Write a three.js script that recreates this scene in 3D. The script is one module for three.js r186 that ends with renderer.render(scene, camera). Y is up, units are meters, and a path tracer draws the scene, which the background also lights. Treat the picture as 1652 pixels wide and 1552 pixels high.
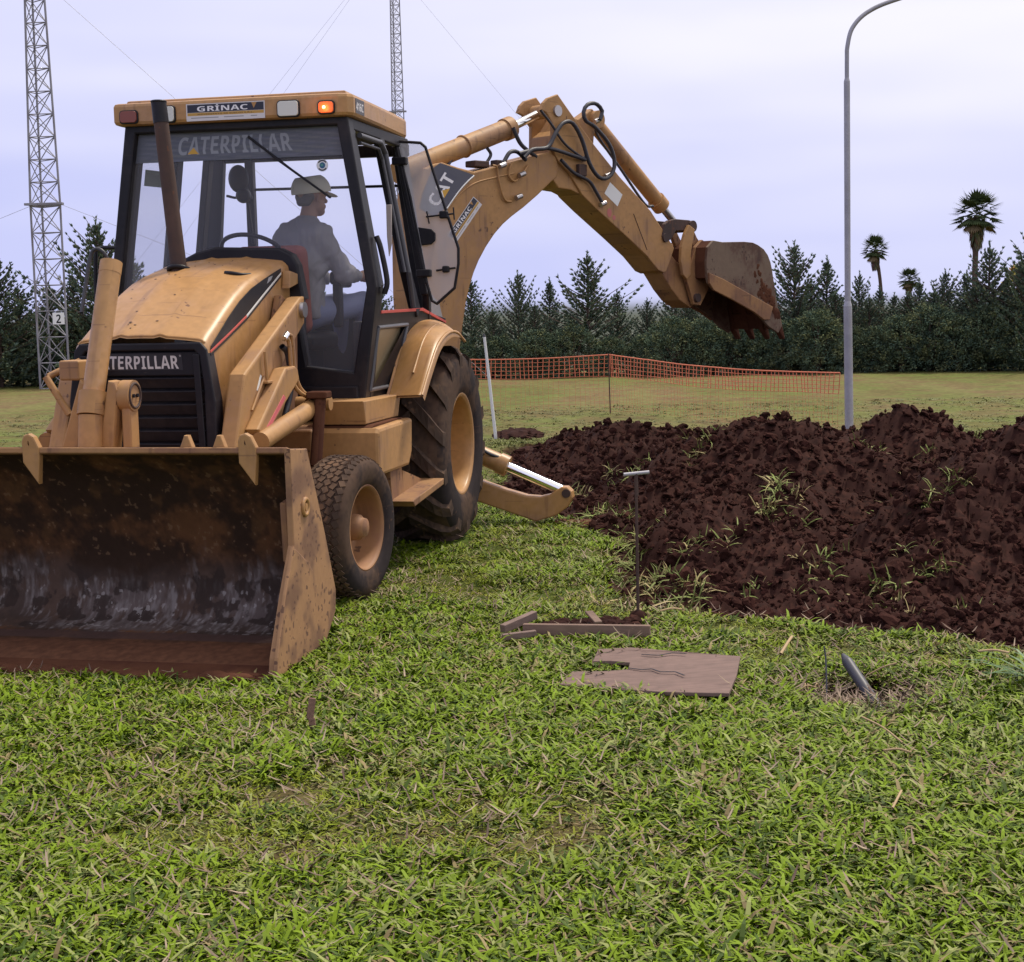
import * as THREE from 'three';
import { mergeGeometries, mergeVertices } from 'three/addons/utils/BufferGeometryUtils.js';
import { RoundedBoxGeometry } from 'three/addons/geometries/RoundedBoxGeometry.js';
import { MarchingCubes } from 'three/addons/objects/MarchingCubes.js';

// ---------- camera, sky, sun, exposure ----------
const scene = new THREE.Scene();
const camera = new THREE.PerspectiveCamera(35.32, 1024 / 962, 0.1, 3000);
camera.rotation.order = 'YXZ';
camera.position.set(0, 1.5655, 0);
camera.rotation.set(-0.11438, 0, -0.0197);
const renderer = new THREE.WebGLRenderer({ antialias: true });
renderer.toneMapping = THREE.LinearToneMapping;
renderer.toneMappingExposure = 1.02;
renderer.shadowMap.enabled = true;
renderer.shadowMap.type = THREE.PCFSoftShadowMap;

function rng(seed) { let a = seed >>> 0; return () => { a = (a + 0x6D2B79F5) | 0; let t = Math.imul(a ^ (a >>> 15), 1 | a); t = (t + Math.imul(t ^ (t >>> 7), 61 | t)) ^ t; return ((t ^ (t >>> 14)) >>> 0) / 4294967296; }; }
const hash = (x, y, s) => { let h = Math.imul(x | 0, 374761393) + Math.imul(y | 0, 668265263) + Math.imul(s | 0, 2147483647 ^ 40503); h = Math.imul(h ^ (h >>> 13), 1274126177); return ((h ^ (h >>> 16)) >>> 0) / 4294967296; };
const sm = (a, b, x) => { const t = Math.min(1, Math.max(0, (x - a) / (b - a))); return t * t * (3 - 2 * t); };
const lerp = (a, b, t) => a + (b - a) * t;
function vn(x, y, s, p, p2 = p) { // value noise, periods p and p2 (0 none)
  let xi = Math.floor(x), yi = Math.floor(y); const fx = x - xi, fy = y - yi, u = fx * fx * (3 - 2 * fx), v = fy * fy * (3 - 2 * fy);
  let x1 = xi + 1, y1 = yi + 1; if (p) { xi = ((xi % p) + p) % p; yi = ((yi % p2) + p2) % p2; x1 = ((x1 % p) + p) % p; y1 = ((y1 % p2) + p2) % p2; }
  const a = hash(xi, yi, s), b = hash(x1, yi, s), c = hash(xi, y1, s), d = hash(x1, y1, s);
  return a + (b - a) * u + (c - a) * v + (a - b - c + d) * u * v;
}
function fbm(x, y, s, oct = 4, p = 0, p2 = p) { let r = 0, a = .5, n = 0; for (let i = 0; i < oct; i++) { r += a * vn(x, y, s + i * 17, p, p2); n += a; a *= .5; x *= 2; y *= 2; p *= 2; p2 *= 2; } return r / n; }

{ // high thin overcast, lavender white, a little bluer towards the skyline, drawn-out streaks
  const W = 1024, H = 512, d = new Float32Array(W * H * 4);
  for (let j = 0; j < H; j++) for (let i = 0; i < W; i++) {
    const el = ((j + .5) / H - .5) * 180, az = (i + .5) / W; // az .25 is the camera's direction
    const e = Math.max(0, el);
    let w = fbm(az * 26, e * .42, 5, 4, 26) * .6 + fbm(az * 52, e * 1.3, 11, 4, 52) * .4;
    const side = .5 + .5 * Math.sin((az - .25) * 2 * Math.PI); // whiter towards the right of the view
    let t = sm(-1, 11, e) * .62 + (w - .5) * .75 + (side - .5) * 1.25;
    t = Math.min(1, Math.max(0, t));
    const z = sm(20, 80, e);
    const c = [lerp(.60, .97, t), lerp(.63, .955, t), lerp(.96, 1.05, t)];
    const o = (j * W + i) * 4;
    for (let k = 0; k < 3; k++) d[o + k] = el < 0 ? [.16, .17, .14][k] : lerp(c[k], [1.0, .95, .86][k], z);
    d[o + 3] = 1;
  }
  const t = new THREE.DataTexture(d, W, H, THREE.RGBAFormat, THREE.FloatType);
  t.mapping = THREE.EquirectangularReflectionMapping; t.magFilter = t.minFilter = THREE.LinearFilter; t.wrapS = THREE.RepeatWrapping; t.needsUpdate = true;
  scene.background = t; scene.environment = t;
}
const sun = new THREE.DirectionalLight(new THREE.Color(1, .92, .77), 3.6);
sun.position.set(10, 25, -21); sun.target.position.set(0, 0, -11);
sun.castShadow = true; sun.shadow.radius = 18; sun.shadow.mapSize.set(2048, 2048);
Object.assign(sun.shadow.camera, { left: -22, right: 22, top: 22, bottom: -22, near: 1, far: 80 });
scene.add(sun, sun.target);

// ---------- helpers ----------
const counts = {};
function numbered(n) { const k = counts[n] = (counts[n] ?? -1) + 1; return k ? `${n}_${String(k).padStart(3, '0')}` : n; }
function tag(o, label, category, group, kind) { if (label) o.userData.label = label; if (category) o.userData.category = category; if (group) o.userData.group = group; if (kind) o.userData.kind = kind; return o; }
function mesh(name, geo, mat, parent = scene) { const m = new THREE.Mesh(geo, mat); m.name = parent === scene ? numbered(name) : name; m.castShadow = m.receiveShadow = true; parent.add(m); return m; }
function thing(name, label, category, pos = [0, 0, 0], turn = 0, group) { const g = new THREE.Group(); g.name = numbered(name); g.position.set(...pos); g.rotation.y = turn; tag(g, label, category, group); scene.add(g); return g; }
const V = (x, y, z) => new THREE.Vector3(x, y, z);
const P = (u, v, w) => V(v, w, -u); // machine: u back from the front axle, v to its left, w up

function planarUV(g) { // box-projected uv in metres
  if (g.index) g = g.toNonIndexed();
  const p = g.attributes.position, n = p.count, uv = new Float32Array(n * 2), a = V(0, 0, 0), b = V(0, 0, 0), c = V(0, 0, 0);
  for (let i = 0; i < n; i += 3) {
    a.fromBufferAttribute(p, i); b.fromBufferAttribute(p, i + 1); c.fromBufferAttribute(p, i + 2);
    const nn = b.clone().sub(a).cross(c.clone().sub(a)); const x = Math.abs(nn.x), y = Math.abs(nn.y), z = Math.abs(nn.z);
    for (let k = 0; k < 3; k++) { const q = [a, b, c][k]; const s = x >= y && x >= z ? [q.z, q.y] : y >= z ? [q.x, q.z] : [q.x, q.y]; uv[(i + k) * 2] = s[0]; uv[(i + k) * 2 + 1] = s[1]; }
  }
  g.setAttribute('uv', new THREE.BufferAttribute(uv, 2)); return g;
}
function clean(g) { if (g.index) g = g.toNonIndexed(); for (const k of Object.keys(g.attributes)) if (!['position', 'normal', 'uv'].includes(k)) g.deleteAttribute(k); if (!g.attributes.normal) g.computeVertexNormals(); if (!g.attributes.uv) g.setAttribute('uv', new THREE.BufferAttribute(new Float32Array(g.attributes.position.count * 2), 2)); return g; }
const merge = (...gs) => planarUV(mergeGeometries(gs.flat(9).map(clean)));
const shp = (pts, holes = []) => { const s = new THREE.Shape(pts.map(q => new THREE.Vector2(q[0], q[1]))); for (const h of holes) s.holes.push(new THREE.Path(h.map(q => new THREE.Vector2(q[0], q[1])))); return s; };
function extr(pts, depth, bev = .005, holes) {
  if (bev * 2 > depth) bev = depth * .3;
  const g = new THREE.ExtrudeGeometry(shp(pts, holes), { depth: depth - 2 * bev, bevelEnabled: bev > 0, bevelSize: bev, bevelThickness: bev, bevelOffset: -bev, bevelSegments: 2, curveSegments: 6 });
  return g.translate(0, 0, bev);
}
const prismUW = (pts, v0, v1, bev, holes) => extr(pts, v1 - v0, bev, holes).rotateY(Math.PI / 2).translate(v0, 0, 0);
const prismVW = (pts, u0, u1, bev, holes) => extr(pts, u1 - u0, bev, holes).translate(0, 0, -u1);
const prismVU = (pts, w0, w1, bev, holes) => extr(pts, w1 - w0, bev, holes).rotateX(-Math.PI / 2).translate(0, w0, 0); // pts (v,u)
const rbox = (x, y, z, r = .008) => new RoundedBoxGeometry(x, y, z, 2, Math.min(r, x / 2.1, y / 2.1, z / 2.1));
const boxm = (u0, u1, v0, v1, w0, w1, r) => rbox(v1 - v0, w1 - w0, u1 - u0, r).translate((v0 + v1) / 2, (w0 + w1) / 2, -(u0 + u1) / 2);
function rod(a, b, r0, r1 = r0, n = 16, open = false) {
  const d = b.clone().sub(a), L = d.length(); const g = new THREE.CylinderGeometry(r1, r0, L, n, 1, open);
  g.translate(0, L / 2, 0); g.applyQuaternion(new THREE.Quaternion().setFromUnitVectors(V(0, 1, 0), d.normalize())); return g.translate(a.x, a.y, a.z);
}
function bar(a, b, wx, wz, side = V(1, 0, 0), r = .006) { // rounded box from a to b, wx along 'side'
  const y = b.clone().sub(a), L = y.length(); y.normalize(); const z = side.clone().cross(y).normalize(), x = y.clone().cross(z);
  const g = rbox(wx, L, wz, r); g.translate(0, L / 2, 0); g.applyMatrix4(new THREE.Matrix4().makeBasis(x, y, z)); return g.translate(a.x, a.y, a.z);
}
const tube = (pts, r, seg = 40, rad = 8, tension = .5) => new THREE.TubeGeometry(new THREE.CatmullRomCurve3(pts, false, 'catmullrom', tension), seg, r, rad, false);
function pathTube(pts, r, rad = 8) { // straight runs with round joints
  const gs = []; for (let i = 0; i < pts.length - 1; i++) { gs.push(rod(pts[i], pts[i + 1], r, r, rad)); if (i) gs.push(new THREE.SphereGeometry(r, rad, 6).translate(pts[i].x, pts[i].y, pts[i].z)); } return gs;
}
// ---------- textures ----------
const toS = (x) => { x = Math.min(1, Math.max(0, x)); return Math.round(255 * (x <= .0031308 ? 12.92 * x : 1.055 * Math.pow(x, 1 / 2.4) - .055)); };
function tex(size, fn, metres = 1, srgb = true) {
  const d = new Uint8Array(size * size * 4);
  for (let j = 0; j < size; j++) for (let i = 0; i < size; i++) { const c = fn(i / size, j / size), o = (j * size + i) * 4; for (let k = 0; k < 3; k++) d[o + k] = srgb ? toS(c[k]) : Math.round(255 * Math.min(1, Math.max(0, c[k]))); d[o + 3] = 255; }
  const t = new THREE.DataTexture(d, size, size); t.wrapS = t.wrapT = THREE.RepeatWrapping; t.magFilter = THREE.LinearFilter; t.minFilter = THREE.LinearMipmapLinearFilter; t.generateMipmaps = true;
  if (srgb) t.colorSpace = THREE.SRGBColorSpace; t.repeat.set(1 / metres, 1 / metres); t.needsUpdate = true; return t;
}
const mixc = (a, b, t) => [lerp(a[0], b[0], t), lerp(a[1], b[1], t), lerp(a[2], b[2], t)];
function paintTex(base, dust, chip, dustAmt, chipAmt, seed) {
  return tex(512, (x, y) => {
    const n = fbm(x * 6, y * 6, seed, 5, 6), f = fbm(x * 64, y * 64, seed + 90, 2, 64), st = fbm(x * 50, y * 5, seed + 40, 3, 50, 5), sc = fbm(x * 4, y * 120, seed + 60, 2, 4, 120);
    let c = mixc(base, dust, Math.min(1, sm(.38, .75, n + (f - .5) * .25) * dustAmt));
    c = mixc(c, chip, sm(.56, .78, st) * .42 * dustAmt * sm(.35, .6, n)); if (sc > .86) c = mixc(c, chip, .4); // dried run marks and scratches
    const s = .88 + .24 * f; c = c.map(q => q * s);
    const ch = fbm(x * 70, y * 70, seed + 7, 2, 70) * .6 + fbm(x * 11, y * 11, seed + 17, 3, 11) * .4, th = .90 - chipAmt * .36; if (ch > th) c = mixc(c, chip, sm(th, th + .03, ch) * .85);
    return c;
  }, 1.6);
}
const yel = [.42, .222, .082];
const matte = (o) => new THREE.MeshPhysicalMaterial({ side: THREE.DoubleSide, specularIntensity: .15, roughness: .95, ...o });
const std = (o) => new THREE.MeshStandardMaterial({ side: THREE.DoubleSide, ...o });
const M = {
  yellow: std({ map: paintTex(yel, [.37, .205, .11], [.12, .05, .03], .8, .3, 1), roughness: .42 }),
  dusty: std({ map: paintTex([.39, .205, .076], [.29, .155, .080], [.09, .04, .025], 1, .42, 2), roughness: .6 }),
  muddy: std({ map: paintTex([.31, .158, .064], [.20, .095, .05], [.07, .03, .02], 1.1, .5, 3), roughness: .75 }),
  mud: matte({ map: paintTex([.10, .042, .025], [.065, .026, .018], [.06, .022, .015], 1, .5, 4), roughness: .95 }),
  rust: std({ map: paintTex([.072, .040, .034], [.045, .028, .027], [.12, .05, .03], 1, .45, 5), roughness: .8 }),
  rimdust: std({ map: paintTex([.33, .165, .075], [.24, .11, .06], [.10, .05, .03], 1, .45, 14), roughness: .65 }),
  black: matte({ map: paintTex([.012, .011, .017], [.026, .022, .026], [.04, .03, .03], .7, .3, 6), roughness: .45, specularIntensity: .55 }),
  rubber: matte({ map: paintTex([.035, .028, .030], [.085, .055, .042], [.10, .06, .045], 1, .45, 7), roughness: .9 }),
  treadm: matte({ map: paintTex([.062, .043, .036], [.155, .10, .07], [.17, .10, .065], 1.1, .55, 8), roughness: .95 }),
  hose: std({ color: new THREE.Color(.035, .033, .045), roughness: .5 }),
  steel: std({ color: new THREE.Color(.42, .40, .42), metalness: .9, roughness: .35 }),
  chrome: std({ color: new THREE.Color(.88, .88, .90), metalness: 1, roughness: .12 }),
  galv: std({ map: paintTex([.36, .355, .40], [.28, .28, .32], [.3, .28, .28], .8, .2, 9), metalness: .3, roughness: .5 }),
  white: std({ color: new THREE.Color(.72, .72, .74), roughness: .5 }),
  glass: new THREE.MeshPhysicalMaterial({ color: new THREE.Color(.90, .91, .95), transmission: 1, thickness: 0, roughness: .02, ior: 1.5, side: THREE.DoubleSide }),
  dusty_glass: new THREE.MeshPhysicalMaterial({ color: new THREE.Color(.80, .80, .86), transmission: 1, thickness: 0, roughness: .06, ior: 1.5, side: THREE.DoubleSide }),
  mast: std({ map: paintTex([.27, .265, .31], [.19, .18, .22], [.12, .06, .04], .8, .3, 10), roughness: .6 }),
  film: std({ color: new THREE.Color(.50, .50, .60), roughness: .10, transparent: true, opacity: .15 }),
  lens: std({ color: new THREE.Color(.62, .62, .60), roughness: .2 }),
  amber: std({ color: new THREE.Color(.55, .14, .03), roughness: .3 }),
  red: std({ color: new THREE.Color(.62, .10, .09), roughness: .5 }),
};
function print(w, h, draw, opt = {}) { // flat print on a canvas
  const c = document.createElement('canvas'); c.width = w; c.height = h; const x = c.getContext('2d'); draw(x, w, h);
  const t = new THREE.CanvasTexture(c); t.colorSpace = THREE.SRGBColorSpace; t.needsUpdate = true;
  return std({ map: t, roughness: .5, ...opt });
}
function fit(x, s, cx, cy, w, h, font) { // text stretched to w by h
  x.save(); x.font = `bold 100px ${font || 'sans-serif'}`; x.textAlign = 'center'; x.textBaseline = 'middle'; const m = x.measureText(s).width; x.translate(cx, cy); x.scale(w / m, h / 72); x.fillText(s, 0, 4); x.restore();
}
function quad(a, b, c, d) { // a lower left, b lower right, c upper right, d upper left; uv 0..1
  const g = new THREE.BufferGeometry(); g.setAttribute('position', new THREE.Float32BufferAttribute([a, b, c, a, c, d].flatMap(q => q.toArray()), 3)); g.setAttribute('uv', new THREE.Float32BufferAttribute([0, 0, 1, 0, 1, 1, 0, 0, 1, 1, 0, 1], 2)); g.computeVertexNormals(); return g;
}
// ---------- ground ----------
const soilOutline = [[-.16, 15.4], [.04, 17.4], [1, 17.7], [2.1, 18.3], [4.2, 17.6], [7, 17], [9, 14], [9, 7], [4, 5.9], [2.9, 6.3], [2.267, 6.6], [2.066, 6.87], [1.82, 7.03], [1.546, 7.12], [1.29, 7.37], [1, 7.515], [.734, 7.65], [.575, 7.67], [.536, 8.28], [.606, 9.3], [.586, 10.5], [.42, 11.0], [.1, 11.5], [-.1, 12.6]];
function soilDist(x, d) { // signed, positive inside
  let inside = false, best = 1e9;
  for (let i = 0, j = soilOutline.length - 1; i < soilOutline.length; j = i++) {
    const [xi, yi] = soilOutline[i], [xj, yj] = soilOutline[j];
    if ((yi > d) !== (yj > d) && x < (xj - xi) * (d - yi) / (yj - yi) + xi) inside = !inside;
    const ex = xj - xi, ey = yj - yi, t = Math.min(1, Math.max(0, ((x - xi) * ex + (d - yi) * ey) / (ex * ex + ey * ey)));
    best = Math.min(best, Math.hypot(x - xi - ex * t, d - yi - ey * t));
  }
  return (inside ? best : -best) + (fbm(x * 3.1, d * 3.1, 77, 3) - .5) * .34;
}
const hole = (x, d) => { const a = (x - 1.42) / .24, b = (d - 6.0) / .2; return Math.exp(-(a * a + b * b) * 1.6); };
const trenchy = (x, d) => { const a = (x - .31) / .34, b = (d - 7.25) / .17; return Math.exp(-Math.pow(a * a + b * b, 2)); };
const bucketFoot = (x, d) => { const a = x + 1.7712, b = d - 8.3574, u = a * .2088 + b * .9779, v = a * .9779 - b * .2088; return sm(-1.90, -1.78, u) * (1 - sm(-.98, -.86, u)) * (1 - sm(1.08, 1.16, Math.abs(v))); };
function groundY(x, d) {
  const s = d < 21 && x > -1.5 && x < 10 ? sm(-.02, .16, soilDist(x, d)) : 0;
  const near = 1 - sm(25, 40, d), fall = d > 39 ? -(d - 39) * .04 : 0; // the land drops away behind the trees
  return fall - .035 * bucketFoot(x, d) + (fbm(x * .8, d * .8, 31, 3) - .5) * .05 * near + (fbm(x * 5, d * 5, 33, 2) - .5) * .022 * near - s * .32 - .24 * hole(x, d) - .05 * trenchy(x, d);
}
{
  const axis = (segs) => { const r = [segs[0][0]]; for (const [a, b, st] of segs) { const n = Math.round((b - a) / st); for (let i = 1; i <= n; i++) r.push(a + (b - a) * i / n); } return r; };
  const xs = axis([[-1500, -300, 300], [-300, -60, 40], [-60, -16, 4], [-16, -4, .5], [-4, 4.5, .06], [4.5, 10, .3], [10, 20, 1], [20, 60, 4], [60, 300, 40], [300, 1500, 300]]);
  const ds = axis([[-1500, -300, 300], [-300, -20, 40], [-20, 2.8, 1.9], [2.8, 9, .05], [9, 20, .1], [20, 40, .5], [40, 100, 6], [100, 400, 50], [400, 2000, 400]]);
  const pos = [], uv = [], col = [], idx = [], nx = xs.length;
  for (const d of ds) for (const x of xs) {
    pos.push(x, groundY(x, d), -d); uv.push(x, d);
    const big = fbm(x * .45 + 9, d * .22, 51, 4), f = sm(9, 19, d); // dry and green patches, the mown field farther off is duller
    const far = mixc([.18, .14, .072], [.138, .138, .05], sm(.3, .7, big)), nr = mixc([.11, .092, .042], [.07, .09, .018], sm(.3, .7, big));
    let c = mixc(nr, far, f); const so = sm(-.12, .04, soilDist(x, d)); if (x > -1 && x < 10 && d < 20) c = mixc(c, [.04, .015, .012], so);
    c = mixc(c, [.05, .026, .02], Math.min(1, Math.max(1.6 * hole(x, d), .9 * trenchy(x, d))));
    col.push(...c.map(q => q * 2));
  }
  for (let j = 0; j < ds.length - 1; j++) for (let i = 0; i < nx - 1; i++) { const a = j * nx + i; idx.push(a, a + 1, a + nx + 1, a, a + nx + 1, a + nx); }
  const g = new THREE.BufferGeometry(); g.setAttribute('position', new THREE.Float32BufferAttribute(pos, 3)); g.setAttribute('uv', new THREE.Float32BufferAttribute(uv, 2)); g.setAttribute('color', new THREE.Float32BufferAttribute(col, 3)); g.setIndex(idx); g.computeVertexNormals();
  const t = tex(1024, (x, y) => { const a = fbm(x * 90, y * 90, 3, 3, 90), b = fbm(x * 14, y * 14, 8, 4, 14); const v = .26 + .34 * a + .18 * (b - .5); return mixc([v * 1.02, v * .95, v * .9], [v * .9, v * 1.05, v * .8], sm(.4, .6, b)); }, 5.3);
  tag(mesh('ground', g, matte({ map: t, vertexColors: true })), 'wide flat grassy field running back to the row of trees', 'ground', null, 'structure');
}
// ---------- heaps of dug earth ----------
const ridges = [ // crest segments [x, distance, height] with the slope of their sides
  [[1.55, 12.2, .50], [1.87, 12, .62], .45], [[1.87, 12, .62], [2.45, 12, .61], .48], [[2.45, 12, .61], [2.75, 12.3, .42], .5], [[1.55, 12.2, .5], [1.1, 11.5, .26], .42], [[2.25, 12, .58], [1.85, 10.5, .36], .62],
  [[3.2, 13, .58], [3.36, 13, .72], .8], [[3.36, 13, .72], [3.62, 13, .69], .85], [[2.95, 13, .50], [4.2, 13.2, .46], .5],
  [[2.35, 8.7, .22], [2.75, 9.2, .44], .7], [[2.75, 9.2, .44], [3.05, 9.7, .64], .75], [[3.05, 9.7, .64], [3.45, 9.9, .86], .75], [[3.45, 9.9, .86], [5.2, 9.9, 1.2], .6],
  [[.5, 15.6, .22], [1.02, 15, .42], .4], [[1.02, 15, .42], [1.66, 15, .36], .4], [[1.66, 15, .36], [2.6, 15.2, .34], .35], [[4.2, 13.4, .5], [5.6, 13.2, .55], .4],
  [[.15, 10.95, .16], [.55, 10.7, .17], .5], [[1.1, 8.9, .20], [1.9, 8.6, .22], .5], [[1.3, 10.1, .30], [1.0, 9.6, .18], .5],
];
function soilY(x, d) {
  let s = 0;
  for (const [a, b, sl] of ridges) {
    const ex = b[0] - a[0], ey = b[1] - a[1], t = Math.min(1, Math.max(0, ((x - a[0]) * ex + (d - a[1]) * ey) / (ex * ex + ey * ey)));
    const h = lerp(a[2], b[2], t) - sl * Math.hypot(x - a[0] - ex * t, d - a[1] - ey * t) + .03 * sl;
    s += Math.exp(Math.max(-2, Math.min(3, h)) * 22);
  }
  let h = Math.log(s + Math.exp(.02 * 22)) / 22;
  const e = soilDist(x, d);
  const lump = (fbm(x * 3.2, d * 3.2, 61, 3) - .5) * .7 + (vn(x * 1.5 + 4, d * 1.2, 69) - .5) * .75, f1 = Math.abs(fbm(x * 9, d * 9, 63, 3) - .5) * 2, f2 = fbm(x * 28, d * 28, 67, 2) - .5;
  const f3 = Math.abs(fbm(x * 17 + 3, d * 17, 65, 2) - .5) * 2; h += lump * .26 + (.22 - f1) * .10 + (.22 - f3) * .05 + f2 * .05 + (fbm(x * 60, d * 60, 68, 2) - .5) * .022 - .075;
  h -= .13 * Math.exp(-Math.pow((x - .74) / .13, 2)) * sm(7.6, 8, d) * (1 - sm(10.2, 10.8, d)); // step down along the turf edge
  for (const [hx, hd, rx, rd, dp] of [[1.95, 9.35, .45, .35, .14], [2.45, 10.4, .3, .5, .16], [1.3, 9.55, .3, .3, .10], [2.3, 8.0, .4, .25, .08], [1.0, 12.6, .5, .6, .08]]) h -= dp * Math.exp(-(((x - hx) / rx) ** 2 + ((d - hd) / rd) ** 2)); // hollows between the tipped loads
  const k = sm(-.04, .3, e);
  return h * k - .05 * (1 - k);
}
const soilMat = matte({ map: tex(512, (x, y) => { const a = fbm(x * 40, y * 40, 3, 4, 40), b = fbm(x * 7, y * 7, 5, 4, 7); return mixc([.030, .0125, .0108], mixc([.013, .0075, .0080], [.066, .027, .020], a), sm(.25, .75, b)).map(q => q * (.75 + .5 * a)); }, 1.1), roughness: .95 });
const soilAt = [];
{
  const pos = [], uv = [], idx = []; const D = []; for (let d = 5.85; d < 19; d *= 1.0047) D.push(d);
  const X = []; for (let x = -.5; x < 5.2; x += .034) X.push(x); for (let x = 5.2; x < 9.2; x += .2) X.push(x);
  for (const d of D) for (const x of X) { const jx = (vn(x * 30, d * 30, 5) - .5) * .03, jd = (vn(x * 30, d * 30, 6) - .5) * .04; pos.push(x + jx, soilY(x, d), -d - jd); uv.push(x, d + soilY(x, d) * .7); }
  const n = X.length; for (let j = 0; j < D.length - 1; j++) for (let i = 0; i < n - 1; i++) { if (soilDist(X[i], D[j]) < -.16) continue; const a = j * n + i; idx.push(a, a + 1, a + n + 1, a, a + n + 1, a + n); }
  const g = new THREE.BufferGeometry(); g.setAttribute('position', new THREE.Float32BufferAttribute(pos, 3)); g.setAttribute('uv', new THREE.Float32BufferAttribute(uv, 2)); g.setIndex(idx); g.computeVertexNormals();
  const heap = tag(mesh('soil_heap', g, soilMat), 'dark red-brown heaps of freshly dug earth beside the turf edge', 'earth heap', null, 'stuff');
  const r = rng(5), dm = new THREE.Object3D(), cc = new THREE.Color();
  const clodMat = matte({ map: soilMat.map, roughness: .95 });
  for (let v = 0; v < 3; v++) {
    let cg = new THREE.IcosahedronGeometry(1, 1); const p = cg.attributes.position;
    for (let i = 0; i < p.count; i++) { const q = V(0, 0, 0).fromBufferAttribute(p, i); const s = .6 + .75 * vn(q.x * 2.1 + 5 + v * 9, q.y * 2.1 + q.z * 2.7 + 5, v + 3); p.setXYZ(i, q.x * s, q.y * s * .75, q.z * s); }
    cg = planarUV(cg); cg.computeVertexNormals();
    const N = 12000, im = new THREE.InstancedMesh(cg, clodMat, N); let k = 0;
    while (k < N) {
      const d = Math.sqrt(lerp(6 * 6, 16.5 * 16.5, Math.pow(r(), 1.5))), x = lerp(-.2, .4 * d + .2, r()), e = soilDist(x, d); if (e < -.03 || (e < .1 && r() < .5)) continue;
      const s = (.005 + .024 * Math.pow(r(), 5)) * (r() < .03 ? 1.8 : 1) * (.7 + d * .02);
      dm.position.set(x, soilY(x, d) + s * .25, -d); dm.rotation.set(r() * 6, r() * 6, r() * 6); dm.scale.set(s * (1 + r()), s, s * (1 + r())); dm.updateMatrix(); im.setMatrixAt(k, dm.matrix);
      const b = .85 + .75 * r() * r(); im.setColorAt(k, cc.setRGB(b * 1.1, b, b * .95)); k++;
    }
    im.name = 'clods'; im.castShadow = im.receiveShadow = true; im.userData.kind = 'stuff'; heap.add(im);
  }
}
// ---------- grass ----------
function blade(pos, uvs, len, wid, lean, yaw, x0, z0, curl, r) {
  const c = Math.cos(yaw), s = Math.sin(yaw), pts = [];
  for (let i = 0; i <= 3; i++) { const t = i / 3, a = lean + curl * t; const out = len * (t * Math.sin(lean) + .5 * curl * t * t * .7), up = len * (t * Math.cos(a * .75)); const w = wid * .5 * [.75, 1, .8, 0][i]; pts.push([out, Math.max(up, .004), w]); }
  const q = (i, side) => [x0 + pts[i][0] * c - side * pts[i][2] * s, pts[i][1], z0 + pts[i][0] * s + side * pts[i][2] * c];
  for (let i = 0; i < 3; i++) { const a = q(i, -1), b = q(i, 1), e = q(i + 1, 1), f = q(i + 1, -1); pos.push(...a, ...b, ...e); if (i < 2) pos.push(...a, ...e, ...f); }
}
function clump(seed, n, len, wid, spread, flat) {
  const r = rng(seed), pos = [];
  for (let i = 0; i < n; i++) { const a = r() * 6.283, d = spread * Math.sqrt(r()); blade(pos, null, len * (.5 + .7 * r()), wid * (.7 + .6 * r()), flat ? 1.25 + .25 * r() : .2 + .95 * r(), r() * 6.283, d * Math.cos(a), d * Math.sin(a), flat ? .1 : .4 + .9 * r(), r); }
  const g = new THREE.BufferGeometry(); g.setAttribute('position', new THREE.Float32BufferAttribute(pos, 3)); g.computeVertexNormals(); return g;
}
const bladeMat = matte({ color: 0xffffff, roughness: .6, specularIntensity: .3 }), strawMat = matte({ color: 0xffffff, roughness: .8 });
const wheelSpots = [[-.905, 8.17, .3, .3], [-.55, 10.24, .5, .4]];
const boardPts = [[.178, 6.06], [.24, 6.27], [.367, 6.25], [.475, 6.25], [.49, 6.36], [.41, 6.42], [.335, 6.43], [.372, 6.65], [.52, 6.63], [.69, 6.5], [.965, 6.35], [.90, 6.03], [.83, 5.76], [.58, 5.85], [.37, 5.97]];
const inPoly = (x, y, p) => { let c = false; for (let i = 0, j = p.length - 1; i < p.length; j = i++) if ((p[i][1] > y) !== (p[j][1] > y) && x < (p[j][0] - p[i][0]) * (y - p[i][1]) / (p[j][1] - p[i][1]) + p[i][0]) c = !c; return c; };
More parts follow.
